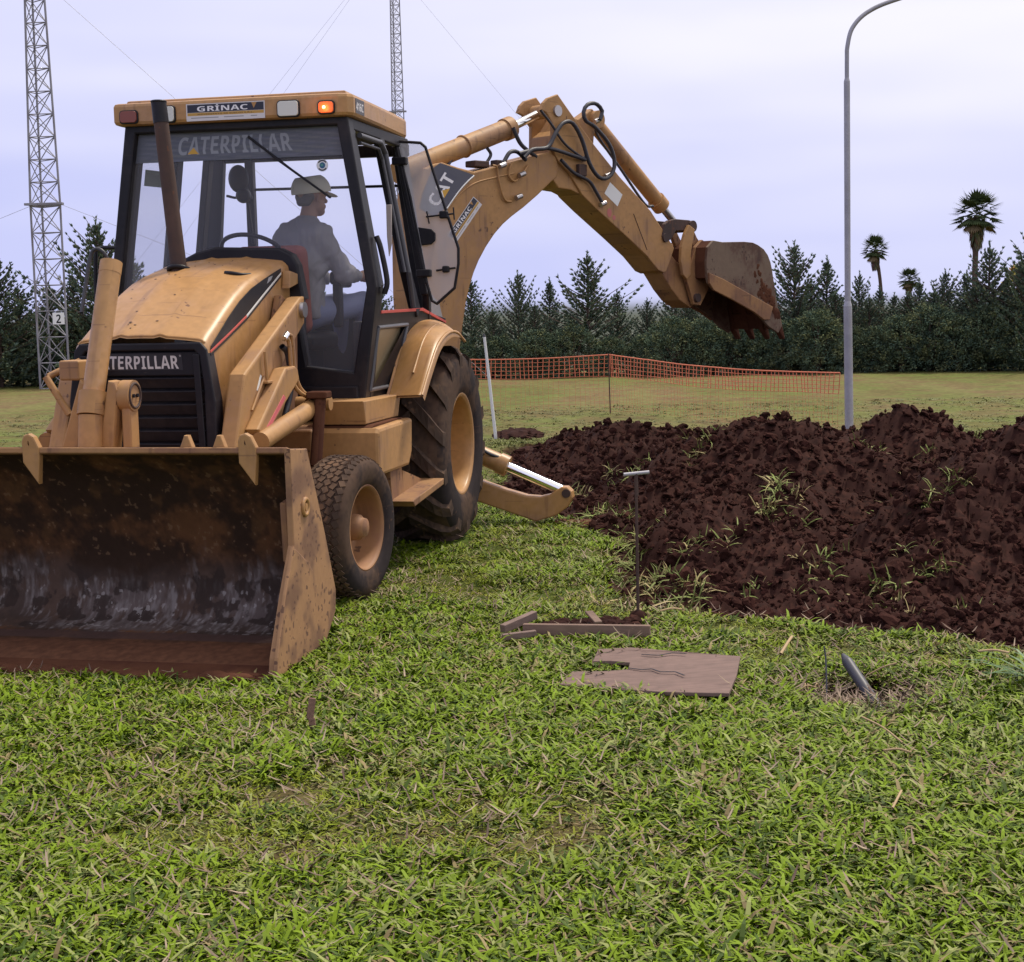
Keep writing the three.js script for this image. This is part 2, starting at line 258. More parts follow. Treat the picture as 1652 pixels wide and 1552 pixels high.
{
  const r = rng(99), dm = new THREE.Object3D(), cc = new THREE.Color();
  const keepOff = (x, d) => {
    if (d < 20 && x > -.6 && soilDist(x, d) > .02) return true;
    if (inPoly(.57 + (x - .57) * 1.07, 6.2 + (d - 6.2) * 1.08, boardPts)) return true;
    if (bucketFoot(x, d) > .25) return true;
    if (d < 5.95 && d > 5.45 && Math.abs(x - 1.38) < .26 && hash(x * 9000, d * 9000, 3) < .75) return true;
    if (hole(x, d) > .22 || trenchy(x, d) > .6) return true;
    for (const [a, b, e, f] of wheelSpots) if (Math.abs(x - a) < e * .5 && Math.abs(d - b) < f * .7) return true;
    return false;
  };
  const kinds = [clump(1, 9, .064, .0105, .045), clump(2, 8, .058, .0095, .05), clump(3, 10, .05, .0105, .045), clump(4, 7, .082, .0085, .04)];
  const zones = [[3.2, 4.6, 2300], [4.6, 6, 2000], [6, 9, 1400], [9, 12.5, 760], [12.5, 18, 300], [18, 24, 60]];
  const lists = kinds.map(() => []);
  for (const [a, b, dens] of zones) {
    const n = Math.round(.36 * (b * b - a * a) * dens * 1.08);
    for (let i = 0; i < n; i++) {
      const d = Math.sqrt(lerp(a * a, b * b, r())), x = (r() * 2 - 1) * (.365 * d + .1); const patch = fbm(x * .9 + 30, d * .9, 71, 4), fine = fbm(x * 6, d * 6, 73, 2);
      const lush = sm(.16, .46, patch + (d < 4.8 ? .06 : 0) + (fine - .5) * .4);
      if (r() > .42 + .6 * lush || keepOff(x, d)) continue;
      const s = (.55 + .6 * lush * (.6 + .6 * r())) * (d > 12 ? .85 : 1) * (d > 18 ? 1.15 : 1);
      lists[Math.floor(r() * 4)].push([x, d, s, lush]);
    }
  }
  lists.forEach((L, v) => {
    const im = new THREE.InstancedMesh(kinds[v], bladeMat, L.length);
    L.forEach(([x, d, s, lush], i) => {
      dm.position.set(x, groundY(x, d) - .006, -d); dm.rotation.set((r() - .5) * .3, r() * 6.28, (r() - .5) * .3); dm.scale.set(s, s * (.7 + .4 * r()) * (d > 18 ? .5 : 1), s); dm.updateMatrix(); im.setMatrixAt(i, dm.matrix);
      let c = mixc([.19, .205, .018], [.138, .208, .007], lush); const q = r(); if (q < .10) c = [.22, .17, .08]; else if (q < .26) c = [.21, .235, .075]; else if (q < .42) c = [.05, .085, .010];
      if (d > 12) c = mixc(c, [.135, .138, .048], sm(12, 20, d)); const b = .75 + .5 * r(); im.setColorAt(i, cc.setRGB(c[0] * b, c[1] * b, c[2] * b));
    });
    im.name = 'grass'; if (v) im.name = 'grass_00' + v; im.castShadow = im.receiveShadow = true; tag(im, ['broad-bladed green lawn grass around the digger', 'shorter green grass blades mixed through the lawn', 'fine low grass blades of the lawn', 'taller loose grass blades of the lawn'][v], 'grass', null, 'stuff'); scene.add(im);
  });
  const sk = clump(11, 4, .045, .005, .13, true), S = [];
  for (const [a, b, dens] of [[3.2, 6, 230], [6, 9, 140], [9, 14, 45]]) { const n = Math.round(.37 * (b * b - a * a) * dens); for (let i = 0; i < n; i++) { const d = Math.sqrt(lerp(a * a, b * b, r())), x = (r() * 2 - 1) * (.365 * d + .1); const p = fbm(x * .9 + 30, d * .9, 71, 4); if (r() < sm(.42, .66, p) * .85 || keepOff(x, d)) continue; S.push([x, d]); } }
  for (let i = 0; i < 650; i++) { const a = r() * 6.283, q = .10 + .22 * r(); S.push([1.42 + Math.cos(a) * q * 1.25, 5.98 + Math.sin(a) * q]); }
  const im = new THREE.InstancedMesh(sk, strawMat, S.length);
  S.forEach(([x, d], i) => { const s = .6 + .9 * r(); dm.position.set(x, groundY(x, d) + .004 + .014 * r(), -d); dm.rotation.set((r() - .5) * .5, r() * 6.28, (r() - .5) * .5); dm.scale.set(s, s, s); dm.updateMatrix(); im.setMatrixAt(i, dm.matrix); const c = mixc([.36, .28, .21], [.15, .10, .085], r()), b = .7 + .5 * r(); im.setColorAt(i, cc.setRGB(c[0] * b, c[1] * b, c[2] * b)); });
  im.name = 'dead_grass'; im.castShadow = im.receiveShadow = true; tag(im, 'dry straw-coloured dead grass lying among the green blades', 'dead grass', null, 'stuff'); scene.add(im);
  // tufts torn up with the soil
  const tufts = [[1.05, 8.9, 5], [.83, 8.6, 7], [.92, 8.0, 9], [1.62, 9.4, 9], [1.42, 9.0, 7], [1.78, 10.2, 9], [1.95, 10.5, 7], [2.75, 9.4, 6], [2.35, 8.6, 5], [2.6, 10.6, 4], [1.55, 12, 5], [.95, 13.2, 7], [1.12, 12.6, 8], [.55, 13, 6], [.35, 12.2, 6], [2.4, 8.0, 5], [2.05, 8.3, 4], [1.2, 14, 5], [3.6, 11.6, 4], [.65, 11.2, 8], [.75, 10.2, 8], [.72, 9.6, 8], [.68, 8.8, 8], [.7, 8.2, 6], [2.9, 12.2, 4], [1.9, 7.5, 3], [.55, 7.75, 5], [.85, 7.7, 6], [1.3, 8.3, 3]];
  for (let i = 0; i < 34; i++) { const d = 7.6 + 6.5 * r(), x = .7 + (.34 * d - .6) * r(); if (soilDist(x, d) > .2) tufts.push([x, d, 1 + Math.floor(3 * r())]); }
  const tk = clump(21, 8, .13, .010, .03), T = []; for (const [x, d, n] of tufts) for (let i = 0; i < n * 2; i++) T.push([x + (r() - .5) * .22, d + (r() - .5) * .3]);
  const ti = new THREE.InstancedMesh(tk, bladeMat, T.length);
  T.forEach(([x, d], i) => { const s = .55 + .6 * r(); dm.position.set(x, Math.max(soilY(x, d), groundY(x, d)) - .01, -d); dm.rotation.set((r() - .5) * 1.3, r() * 6.28, (r() - .5) * 1.3); dm.scale.set(s, s, s); dm.updateMatrix(); ti.setMatrixAt(i, dm.matrix); const q = r(), c = q < .3 ? [.34, .28, .13] : [.20, .24, .07], b = .7 + .5 * r(); ti.setColorAt(i, cc.setRGB(c[0] * b, c[1] * b, c[2] * b)); });
  ti.name = 'uprooted_grass'; ti.castShadow = ti.receiveShadow = true; tag(ti, 'pale uprooted grass tufts scattered over the dug earth', 'grass', null, 'stuff'); scene.add(ti);
}
// ---------- row of cypress ----------
function kite(pos, col, o, dir, up, L, W, c) { const s = dir.clone().cross(up).normalize().multiplyScalar(W), m = o.clone().addScaledVector(dir, L * .45), e = o.clone().addScaledVector(dir, L), a = m.clone().add(s), b = m.clone().sub(s); for (const q of [o, a, e, o, e, b]) { pos.push(q.x, q.y, q.z); col.push(...c); } }
function foliage(pos, col) { const g = new THREE.BufferGeometry(); g.setAttribute('position', new THREE.Float32BufferAttribute(pos, 3)); g.setAttribute('color', new THREE.Float32BufferAttribute(col, 3)); g.computeVertexNormals(); return g; }
const leafMat = matte({ vertexColors: true, roughness: .85 });
const barkMat = std({ color: new THREE.Color(.07, .045, .035), roughness: .9 });
function conifer(seed, width, open) { // height 1, plumes of scale leaves that fan out along rising limbs
  const r = rng(seed), pos = [], col = [], limbs = [];
  const spray = (o, dir, n, L) => { for (let i = 0; i < n; i++) { const d = dir.clone().add(V(r() - .5, r() * .7 - .25, r() - .5).multiplyScalar(1.25)).normalize(); const k = r(), c = k < .22 ? [.19, .205, .115] : k < .5 ? [.095, .138, .115] : [.135, .182, .13]; const b = .7 + .6 * r(); kite(pos, col, o, d, V(r() - .5, r() - .5, r() - .5), L * (.6 + .8 * r()), L * .19, c.map(q => q * b)); } };
  const N = 118;
  for (let i = 0; i < N; i++) {
    const t = Math.pow(i / N, .85) * .97 + .03, a = i * 2.4 + r() * .8, full = width * Math.pow(1.02 - t, .8) * (.6 + .55 * r()) * (r() < .2 * open ? 1.5 : 1), el = lerp(.05, .8, t) + (r() - .5) * .55;
    const b = V(0, t * .93, 0), dir = V(Math.cos(a) * Math.cos(el), Math.sin(el), Math.sin(a) * Math.cos(el)), n = Math.max(3, Math.round(full * 34)), pts = [b];
    for (let k = 1; k <= n; k++) { const q = k / n, p = b.clone().addScaledVector(dir, full * q); p.y += full * (.22 * q * q - .10 * Math.sin(q * 3)); pts.push(p); if (q > .14) { spray(p, dir.clone().add(V(0, .25, 0)), q > .9 ? 9 : 16, .031 * (.75 + .5 * (1 - t))); } }
    limbs.push(rod(b, pts[n], .0045, .0015, 4));
  }
  for (let k = 0; k < 12; k++) spray(V((r() - .5) * .006, .90 + k * .0085, (r() - .5) * .006), V(r() - .5, 1.2, r() - .5).normalize(), 3, .026);
  return { crown: foliage(pos, col), trunk: merge(rod(V(0, -.02, 0), V(0, .97, 0), .016, .003, 7), limbs) };
}
function bushy(seed) { // broad dense crown, height 1
  const r = rng(seed), pos = [], col = [];
  for (let i = 0; i < 330; i++) {
    const a = r() * 6.283, y = Math.pow(r(), .8), R = .52 * Math.sqrt(Math.max(.05, 1 - Math.pow(y, 3))) * (.55 + .5 * r()); const c0 = V(Math.cos(a) * R, y * .93 + .02, Math.sin(a) * R * .8);
    const g = r(), base = g < .3 ? [.145, .16, .08] : g < .6 ? [.065, .10, .075] : [.098, .136, .086];
    for (let k = 0; k < 26; k++) { const d = V(r() - .5, r() - .3, r() - .5).add(V(Math.cos(a), .25, Math.sin(a)).multiplyScalar(.35)).normalize(); const o = c0.clone().add(V(r() - .5, r() - .5, r() - .5).multiplyScalar(.11)), b = .65 + .7 * r(); kite(pos, col, o, d, V(r() - .5, r() - .5, r() - .5),   .036 * (.6 + .9 * r()), .009, base.map(q => q * b)); }
  }
  const limbs = []; for (let i = 0; i < 14; i++) { const a = r() * 6.28; limbs.push(rod(V(0, .03 + .3 * r(), 0), V(Math.cos(a) * .35, .35 + .5 * r(), Math.sin(a) * .3), .01, .003, 4)); }
  return { crown: foliage(pos, col), trunk: merge(rod(V(0, -.03, 0), V(0, .8, 0), .03, .008, 7), limbs) };
}
{
  const kinds = [conifer(1, .42, 1), conifer(2, .34, .4), conifer(3, .50, 1), conifer(4, .40, .7)], bush = [bushy(8), bushy(9)], r = rng(4);
  const ord = ['first', 'second', 'third', 'fourth', 'fifth', 'sixth', 'seventh', 'eighth', 'ninth', 'tenth', 'eleventh', 'twelfth', 'thirteenth', 'fourteenth'];
  const protos = kinds.map(() => null), bp = [null, null];
  const put = (arr, store, k, x, d, h, wide, label, cat, group, name) => {
    let g; if (!store[k]) { g = thing(name, label, cat, [0, 0, 0], 0, group); mesh('crown', arr[k].crown, leafMat, g); mesh('trunk', arr[k].trunk, barkMat, g); store[k] = g; } else { g = store[k].clone(); g.name = numbered(name); scene.add(g); g.userData = { label, category: cat, group }; }
    g.position.set(x, groundY(x, d) - .03, -d); g.rotation.y = r() * 6.28; g.scale.set(h * wide, h, h * wide);
  };
  // [photo column, height, kind, width factor, distance]
  const X = (c, d) => (c - 826) / 2437 * d;
  const rows = [
    ['left of the lattice mast', [[-60, 3.3, 0, 1.2, 34], [8, 3.05, 2, 1.1, 34.3], [42, 2.35, 3, 1.2, 35]]],
    ['between the lattice mast and the cab', [[92, 2.35, 0, 1.2, 35], [130, 2.6, 1, 1.3, 35.4], [172, 3.8, 2, 1.0, 34.6], [228, 2.9, 3, 1.2, 34.4], [268, 2.4, 0, 1.2, 35]]],
    ['behind the digger cab', [[330, 2.1, 1, 1.4, 35], [420, 2.0, 0, 1.4, 35], [520, 2.1, 2, 1.2, 35], [620, 2.2, 3, 1.2, 35]]],
    ['under the raised digging arm', [[712, 2.4, 1, 1.2, 35], [766, 2.3, 0, 1.1, 34.8], [800, 1.6, 3, 1.3, 34.2], [842, 2.42, 2, .85, 34.6], [868, 1.7, 0, 1.2, 34.2], [892, 2.25, 1, 1.05, 35.2], [953, 2.8, 3, 1.25, 34.5], [1000, 1.95, 0, 1.1, 35.4], [1048, 1.75, 2, .95, 35], [1088, 2.15, 1, 1.1, 35.2], [1120, 1.8, 3, 1.2, 34.6]]],
    ['between the digging bucket and the lamp post', [[1158, 1.9, 0, 1.2, 35], [1215, 2.05, 3, 1.2, 35.3], [1250, 1.95, 1, 1.3, 34.6], [1284, 2.95, 2, 1.0, 34.2], [1310, 2.1, 0, 1.1, 34.9], [1336, 2.6, 1, 1.1, 34.6]]],
    ['low in front of the hedge right of the bucket', [[1112, 1.75, 3, 1.7, 34.0], [1176, 1.8, 2, 1.6, 34.1], [1236, 1.7, 0, 1.7, 34.0], [1296, 1.75, 3, 1.6, 34.0], [1350, 1.8, 2, 1.6, 33.9], [1404, 1.7, 3, 1.6, 33.8], [1466, 1.75, 0, 1.7, 33.7], [1508, 1.8, 2, 1.5, 33.6], [1576, 1.95, 3, 1.6, 33.2], [1620, 1.8, 0, 1.6, 33.0]]],
    ['right of the lamp post', [[1388, 2.25, 3, .9, 34.2], [1420, 1.9, 1, 1.2, 34.6], [1444, 1.75, 0, 1.2, 34.4], [1484, 2.05, 1, 1.2, 34], [1525, 2.25, 2, .9, 33.8], [1560, 2.2, 3, 1.0, 33.6], [1596, 2.8, 0, 1.1, 33.2], [1624, 2.1, 1, 1.1, 33.4], [1648, 2.4, 1, 1.2, 33], [1672, 3.1, 2, 1.0, 32.6], [1730, 2.8, 3, 1, 33]]],
  ];
  for (const [where, L] of rows) L.forEach(([c, h, k, w, d], i) => put(kinds, protos, k, X(c, d), d, h, w * .95, `feathery cypress ${where}, ${ord[i]} from the left`, 'tree', 'cypress trees in the row at the far edge of the field', 'cypress_tree'));
  const zones = [['left of the cab', [[-70, 1.7], [-15, 1.5], [36, 1.6], [84, 1.4], [140, 1.6], [200, 1.5], [268, 1.5]]], ['behind the digger', [[350, 1.5], [440, 1.5], [530, 1.5], [620, 1.5], [700, 1.35]]], ['behind the orange net', [[752, 1.15], [812, .95], [868, 1.15], [930, 1.2], [990, 1.3], [1040, 1.05]]], ['under the digging bucket', [[1090, 1.25], [1136, 1.25], [1182, 1.35], [1232, 1.3]]], ['just left of the lamp post', [[1274, 1.3], [1322, 1.35]]], ['right of the lamp post', [[1372, 1.3], [1414, 1.2], [1456, 1.35], [1502, 1.4], [1546, 1.3], [1592, 1.4], [1636, 1.35], [1690, 1.5]]]];
  let bi = 0; for (const [where, L] of zones) L.forEach(([c, h], i) => { const d = 33.6 - .0012 * (c - 800) + .5 * r(); put(bush, bp, bi++ % 2, X(c, d), d, h * (.68 + .42 * r()), .95 + .35 * r(), `dense shrub at the field edge ${where}, ${ord[i]} from the left`, 'shrub', 'dense shrubs filling the foot of the tree row', 'hedge_shrub'); });
}
// ---------- palms ----------
function palm(label, x, d, top, trunkTop, crownW, lean, seed) {
  const r = rng(seed), g = thing('fan_palm', label, 'palm tree', [x, 0, -d], 0, 'palms beyond the tree row');
  const c = V(0, trunkTop, 0), R = crownW / 2, pos = [], col = [];
  for (let i = 0; i < 50; i++) {
    const a = i * 2.4, el = lerp(1.35, -.7, Math.pow(i / 50, .8)) + (r() - .5) * .25, dir = V(Math.cos(a) * Math.cos(el), Math.sin(el), Math.sin(a) * Math.cos(el)), hub = c.clone().addScaledVector(dir, R * (.45 + .2 * r())), fan = R * .52;
    kite(pos, col, c, dir, V(0, 1, .1), c.distanceTo(hub), .03, [.06, .07, .03]);
    const side = dir.clone().cross(V(0, 1, .01)).normalize(), dead = i > 45;
    for (let k = -6; k <= 6; k++) { const q = dir.clone().multiplyScalar(Math.cos(k * .21)).addScaledVector(side, Math.sin(k * .21)).add(V(0, -.25 * Math.abs(k) / 6 - .15, 0)).normalize(); const b = .7 + .6 * r(); kite(pos, col, hub, q, side.clone().cross(q), fan * (1 - .04 * Math.abs(k)), .045 * R, (dead ? [.16, .12, .07] : [.055, .075, .032]).map(v => v * b)); }
  }
  mesh('crown', foliage(pos, col), leafMat, g);
  const sp = [], sc = []; for (let i = 0; i < 260; i++) { const a = r() * 6.28, y = trunkTop - r() * R * 1.05, q = R * .33 * (1 - .55 * (trunkTop - y) / (R * 1.05)) * (.7 + .4 * r()); kite(sp, sc, V(Math.cos(a) * q, y, Math.sin(a) * q), V(Math.cos(a) * .15, -1, Math.sin(a) * .15).normalize(), V(Math.sin(a), 0, -Math.cos(a)).cross(V(0, 1, 0)), R * .35, R * .05, [.13, .10, .065].map(v => v * (.6 + .6 * r()))); }
  mesh('dead_frond_skirt', foliage(sp, sc), leafMat, g);
  mesh('trunk', merge(tube([V(-lean, -3.5, 0), V(-lean * .5, trunkTop * .5, 0), V(0, trunkTop, 0)], crownW * .055, 12, 8)), barkMat, g);
}
palm('tall fan palm with a thick skirt of dead fronds near the right edge', 26.1, 85, 7.7, 6.15, 2.95, .1, 3);
palm('slender fan palm on a thin leaning trunk just right of the lamp post', 28.9, 120, 6.5, 5.5, 2.5, -.9, 5);
palm('small fan palm whose crown barely clears the trees, between the other two', 31.6, 120, 4.1, 3.1, 2.1, 0, 7);
{ // yellow flowering tree
  const r = rng(12), pos = [], col = []; for (let i = 0; i < 1500; i++) { const a = r() * 6.283, y = r(), q = .42 * Math.sqrt(r()) * Math.sin(.35 + y * 2.4); kite(pos, col, V(Math.cos(a) * q, 1.0 + y * 1.15, Math.sin(a) * q), V(r() - .5, r() - .4, r() - .5).normalize(), V(r() - .5, r(), r() - .5), .10, .03, (r() < .5 ? [.52, .38, .08] : [.20, .20, .06]).map(v => v * (.7 + .5 * r()))); }
  const g = thing('flowering_tree', 'narrow tree with yellow blossom at the right edge among the cypresses', 'tree', [11.45, .12, -34.0]); mesh('crown', foliage(pos, col), leafMat, g); mesh('trunk', merge(rod(V(0, -.05, 0), V(0, 1.8, 0), .05, .02, 7)), barkMat, g);
}
// ---------- guyed lattice masts ----------
function mast(label, x, d, legs, taper, hs, rl, wires) {
  const g = thing('lattice_mast', label, 'radio mast', [x, 0, -d]), mt = M.mast;
  const at = (i, h) => { const s = taper(h); return V(legs[i][0] * s, h, legs[i][1] * s); };
  for (let i = 0; i < 3; i++) { const ps = []; const kn = [0, 4, 8, hs[hs.length - 1]].filter((h, j, a) => j === a.length - 1 || h < a[a.length - 1]); for (let j = 0; j < kn.length - 1; j++) ps.push(rod(at(i, kn[j]), at(i, kn[j + 1]), rl, rl, 7)); mesh('leg', merge(ps), mt, g); }
  for (let j = 0; j < hs.length - 1; j++) for (let i = 0; i < 3; i++) { const k = (i + 1) % 3; mesh('brace', rod(at(i, hs[j]), at(k, hs[j + 1]), rl * .45, rl * .45, 5), mt, g); mesh('brace', rod(at(k, hs[j]), at(i, hs[j + 1]), rl * .45, rl * .45, 5), mt, g); mesh('brace', rod(at(i, hs[j]), at(k, hs[j]), rl * .5, rl * .5, 5), mt, g); }
  for (const [a, b] of wires) mesh('guy_wire', rod(V(...a), V(...b), .0042, .0042, 5), M.galv, g);
  return g;
}
{
  const hs = []; for (let h = 0; h < 4; h += .56) hs.push(h); for (let h = 3.96; h < 12; h += .475) hs.push(h);
  const m = mast('near grey lattice mast rising out of frame at the left edge', -9.9, 33, [[-.33, .05], [.33, .12], [-.21, -.36]], h => h < 4 ? 1.0 : 1 - (h - 4) * .082, hs, .024, [[[-.3, 3.95, 0], [-12, -3.9 + 4, -3]], [[.33, 3.95, 0], [9, .1, -6]], [[.2, 8.6, 0], [9.5, 0, 0]], [[-.2, 10, 0], [-6, 0, 6]]]);
  mesh('platform_ring', merge(bar(V(-.42, 3.96, .16), V(.42, 3.96, .24), .05, .07, V(0, 1, 0)), bar(V(-.36, 3.96, .2), V(-.22, 3.96, -.42), .05, .06, V(0, 1, 0)), bar(V(.4, 3.96, .16), V(-.22, 3.96, -.4), .05, .06, V(0, 1, 0))), M.mast, m);
  mesh('number_sign', merge(rbox(.25, .25, .012, .004)).translate(.22, 1.52, .3), M.white, m);
  mesh('sign_number', quad(V(.095, 1.395, .3085), V(.345, 1.395, .3085), V(.345, 1.645, .3085), V(.095, 1.645, .3085)), print(128, 128, (c, w, h) => { c.fillStyle = '#e9e9ec'; c.fillRect(0, 0, w, h); c.fillStyle = '#15151a'; fit(c, '2', 64, 64, 60, 96); }), m);
  const h2 = []; for (let h = 0; h < 8; h += 1) h2.push(h); for (let h = 8.2; h < 17; h += .36) h2.push(h);
  const f = mast('far thin lattice mast rising behind the cab roof', -4.15, 60, [[-.24, .05], [.24, .1], [-.12, -.26]], h => h < 9.2 ? 1 : 1 - (h - 9.2) * .055, h2, .022, [[[.2, 14.4, 0], [12, 0, 0]], [[-.2, 15.5, 0], [-10, 4, -4]], [[-.2, 15.5, 0], [-13, 0, 2]]]);
  mesh('platform_ring', merge(bar(V(-.34, 9.2, .1), V(.34, 9.2, .14), .06, .1, V(0, 1, 0)), bar(V(-.3, 9.2, .1), V(-.12, 9.2, -.3), .06, .08, V(0, 1, 0))), M.mast, f);
}
// ---------- lamp post ----------
{
  const g = thing('lamp_post', 'tall pale grey steel lamp post with a curved top behind the earth heaps', 'lamp post', [4.07, 0, -18.2]);
  mesh('lower_pole', merge(rod(V(.02, -.2, 0), V(-.01, 1.5, 0), .052, .05, 20), rod(V(-.01, 1.5, 0), V(-.01, 1.56, 0), .05, .037, 20)), M.galv, g);
  mesh('upper_pole', merge(rod(V(-.01, 1.5, 0), V(-.035, 4.13, 0), .036, .036, 18), rod(V(-.035, 4.13, 0), V(-.035, 4.17, 0), .036, .026, 18)), M.galv, g);
  mesh('bracket_arm', merge(tube([V(-.035, 4.13, 0), V(-.036, 4.4, 0), V(-.03, 4.54, 0), V(.03, 4.75, 0), V(.22, 4.93, 0), V(.6, 5.075, 0), V(1.5, 5.3, 0)], .026, 50, 12)), M.galv, g);
  mesh('lamp_head', merge(new THREE.SphereGeometry(.13, 16, 10).scale(2.2, .6, 1).translate(1.7, 5.32, 0)), M.galv, g);
}
// ---------- orange net ----------
{
  const g = thing('net_fence', 'sagging orange plastic safety net fence across the field behind the dig', 'net fence');
  const mid = V(1.449, 0, -21.9), A = V(-1.6, 0, -24.2), B = V(3.98, 0, -18.3);
  const post = (p, h, tilt) => mesh('post', merge(rod(V(p.x, -.1, p.z), V(p.x + tilt, h, p.z), .009, .008, 7)), M.rust, g);
  post(mid, .88, -.02); post(A, .85, 0); 
  const r = rng(31), strands = [], st = .0058;
  const run = (a, b, ha, hb, n, sag) => {
    const grid = []; for (let i = 0; i <= n; i++) { const t = i / n, top = lerp(ha, hb, t) - sag * Math.sin(Math.PI * t), bot = .03 + .03 * Math.sin(t * 9), c = [], ox = (r() - .5) * .02; for (let k = 0; k <= 13; k++) { const q = k / 13; const p = a.clone().lerp(b, t); p.y = lerp(bot, top, q); p.x += ox + Math.sin(t * 23 + q * 3) * .012; p.z += Math.sin(t * 17 + q * 2) * .02; c.push(p); } grid.push(c); }
    for (let i = 0; i <= n; i++) for (let k = 0; k < 13; k++) { const q = st * (k < 8 ? .24 : .95); strands.push(rod(grid[i][k], grid[i][k + 1], q, q, 4)); if (i < n) strands.push(rod(grid[i][k], grid[i + 1][k], q * .75, q * .75, 4)); }
    for (let i = 0; i < n; i++) strands.push(rod(grid[i][13], grid[i + 1][13], st * 1.6, st * 1.6, 5));
  };
  run(A, mid, .8, .86, 42, .05); run(mid, B, .86, .70, 64, .06);
  mesh('mesh_net', merge(strands), std({ color: new THREE.Color(.62, .17, .085), roughness: .55 }), g);
}
{ // marker stake behind the digger
  const g = thing('marker_stake', 'thin white leaning marker stake beside the rear tyre', 'stake', [-.177, 0, -18.2]);
  mesh('shaft', merge(rod(V(0, -.1, 0), V(-.12, 1.22, 0), .021, .017, 10)), M.white, g); mesh('tip', merge(rod(V(-.12, 1.22, 0), V(-.126, 1.26, 0), .019, .008, 10)), M.hose, g);
}
{ // small mound by the stake
  const gm = new THREE.SphereGeometry(1, 40, 20); const p = gm.attributes.position; for (let i = 0; i < p.count; i++) { const x = p.getX(i), y = p.getY(i), z = p.getZ(i), k = 1 + (fbm(x * 4 + 9, z * 4 + y * 3 + 9, 3, 3) - .5) * .7; p.setXYZ(i, x * k * .30, y * k * .09, z * k * .4); }
  const t = mesh('soil_mound', planarUV(gm), soilMat); t.geometry.computeVertexNormals(); t.position.set(.08, 0, -18.4); tag(t, 'small dark mound of earth at the foot of the white stake', 'earth mound');
}
// ---------- things lying on the grass ----------
const woodTex = (b, s) => tex(256, (x, y) => { const n = fbm(x * 4, y * 60, s, 3), f = fbm(x * 12, y * 12, s + 5, 3, 12); return b.map(q => q * (.6 + .5 * n + .35 * f)); }, .5);
{
  const bm = std({ map: woodTex([.155, .098, .085], 5), roughness: .85 });
  const g = thing('broken_board', 'flat grey-brown cracked board with a notch lying on the grass', 'board', [.57, .028, -6.2]);
  const geo = extr(boardPts.map(([x, d]) => [x - .57, d - 6.2]), .016, .003).rotateX(-Math.PI / 2);
  const p = geo.attributes.position; for (let i = 0; i < p.count; i++) { const x = p.getX(i), z = p.getZ(i); p.setY(i, p.getY(i) + .012 * Math.sin(x * 5) + x * .012 - z * .01); }
  mesh('panel', planarUV(geo), bm, g); g.children[0].geometry.computeVertexNormals();
  const crack = (pts) => { const a = []; for (let i = 0; i < pts.length - 1; i++) a.push(bar(V(pts[i][0] - .57, .0215 + (pts[i][0] - .57) * .012 + .012 * Math.sin((pts[i][0] - .57) * 5) + (pts[i][1] - 6.2) * .01, -(pts[i][1] - 6.2)), V(pts[i + 1][0] - .57, .0215 + (pts[i + 1][0] - .57) * .012 + .012 * Math.sin((pts[i + 1][0] - .57) * 5) + (pts[i + 1][1] - 6.2) * .01, -(pts[i + 1][1] - 6.2)), .002, .008, V(0, 1, 0), .0008)); mesh('crack', merge(a), M.black, g); };
  crack([[.475, 6.25], [.53, 6.2], [.57, 6.2], [.60, 6.14], [.66, 6.12], [.69, 6.05]]); crack([[.55, 6.46], [.62, 6.42], [.68, 6.44], [.74, 6.41]]);
}
{
  const wm = std({ map: woodTex([.18, .115, .09], 9), roughness: .85 }), wd = std({ map: woodTex([.17, .115, .10], 12), roughness: .85 });
  const g = thing('timber_frame', 'weathered plank edging around a small patch of dug soil', 'timber frame', [.3, 0, -7.2]);
  mesh('plank', merge(bar(V(-.26, .035, .1), V(.335, .045, .24), .055, .03, V(0, 1, 0), .004)), wm, g);
  mesh('plank', merge(bar(V(-.36, .03, .06), V(-.20, .06, -.12), .04, .035, V(0, 1, 0), .004)), wd, g);
  mesh('plank', merge(bar(V(.10, .06, .1), V(.06, .09, -.02), .012, .04, V(0, 1, 0), .004)), wm, g);
  mesh('plank', merge(bar(V(-.36, .02, .2), V(-.2, .03, .17), .03, .03, V(0, 1, 0), .004)), wd, g);
  const r = rng(3), cl = []; for (let i = 0; i < 140; i++) { const a = new THREE.IcosahedronGeometry(.012 + .022 * r(), 0); a.scale(1.2, .7, 1); a.rotateY(r() * 6); a.translate(-.16 + .46 * r(), .012 + .02 * r(), .05 - .2 * r()); cl.push(a); }
  const sm2 = mesh('loose_soil', merge(cl), soilMat, g); sm2.userData.kind = 'stuff';
}
{
  const g = thing('soil_probe', 'upright T-handled rusty soil probe stuck in at the edge of the dig', 'soil probe', [.622, 0, -7.48]);
  mesh('shaft', merge(rod(V(0, -.1, 0), V(-.004, .725, 0), .0085, .0075, 10), rod(V(-.002, .62, 0), V(-.004, .73, 0), .010, .010, 10)), M.rust, g);
  mesh('handle', merge(rod(V(-.066, .728, .01), V(.062, .736, -.01), .0095, .0095, 10)), M.galv, g);
  const gm = new THREE.SphereGeometry(.05, 14, 8); gm.scale(1, .8, 1); mesh('mud_lump', merge(gm), soilMat, g);
}
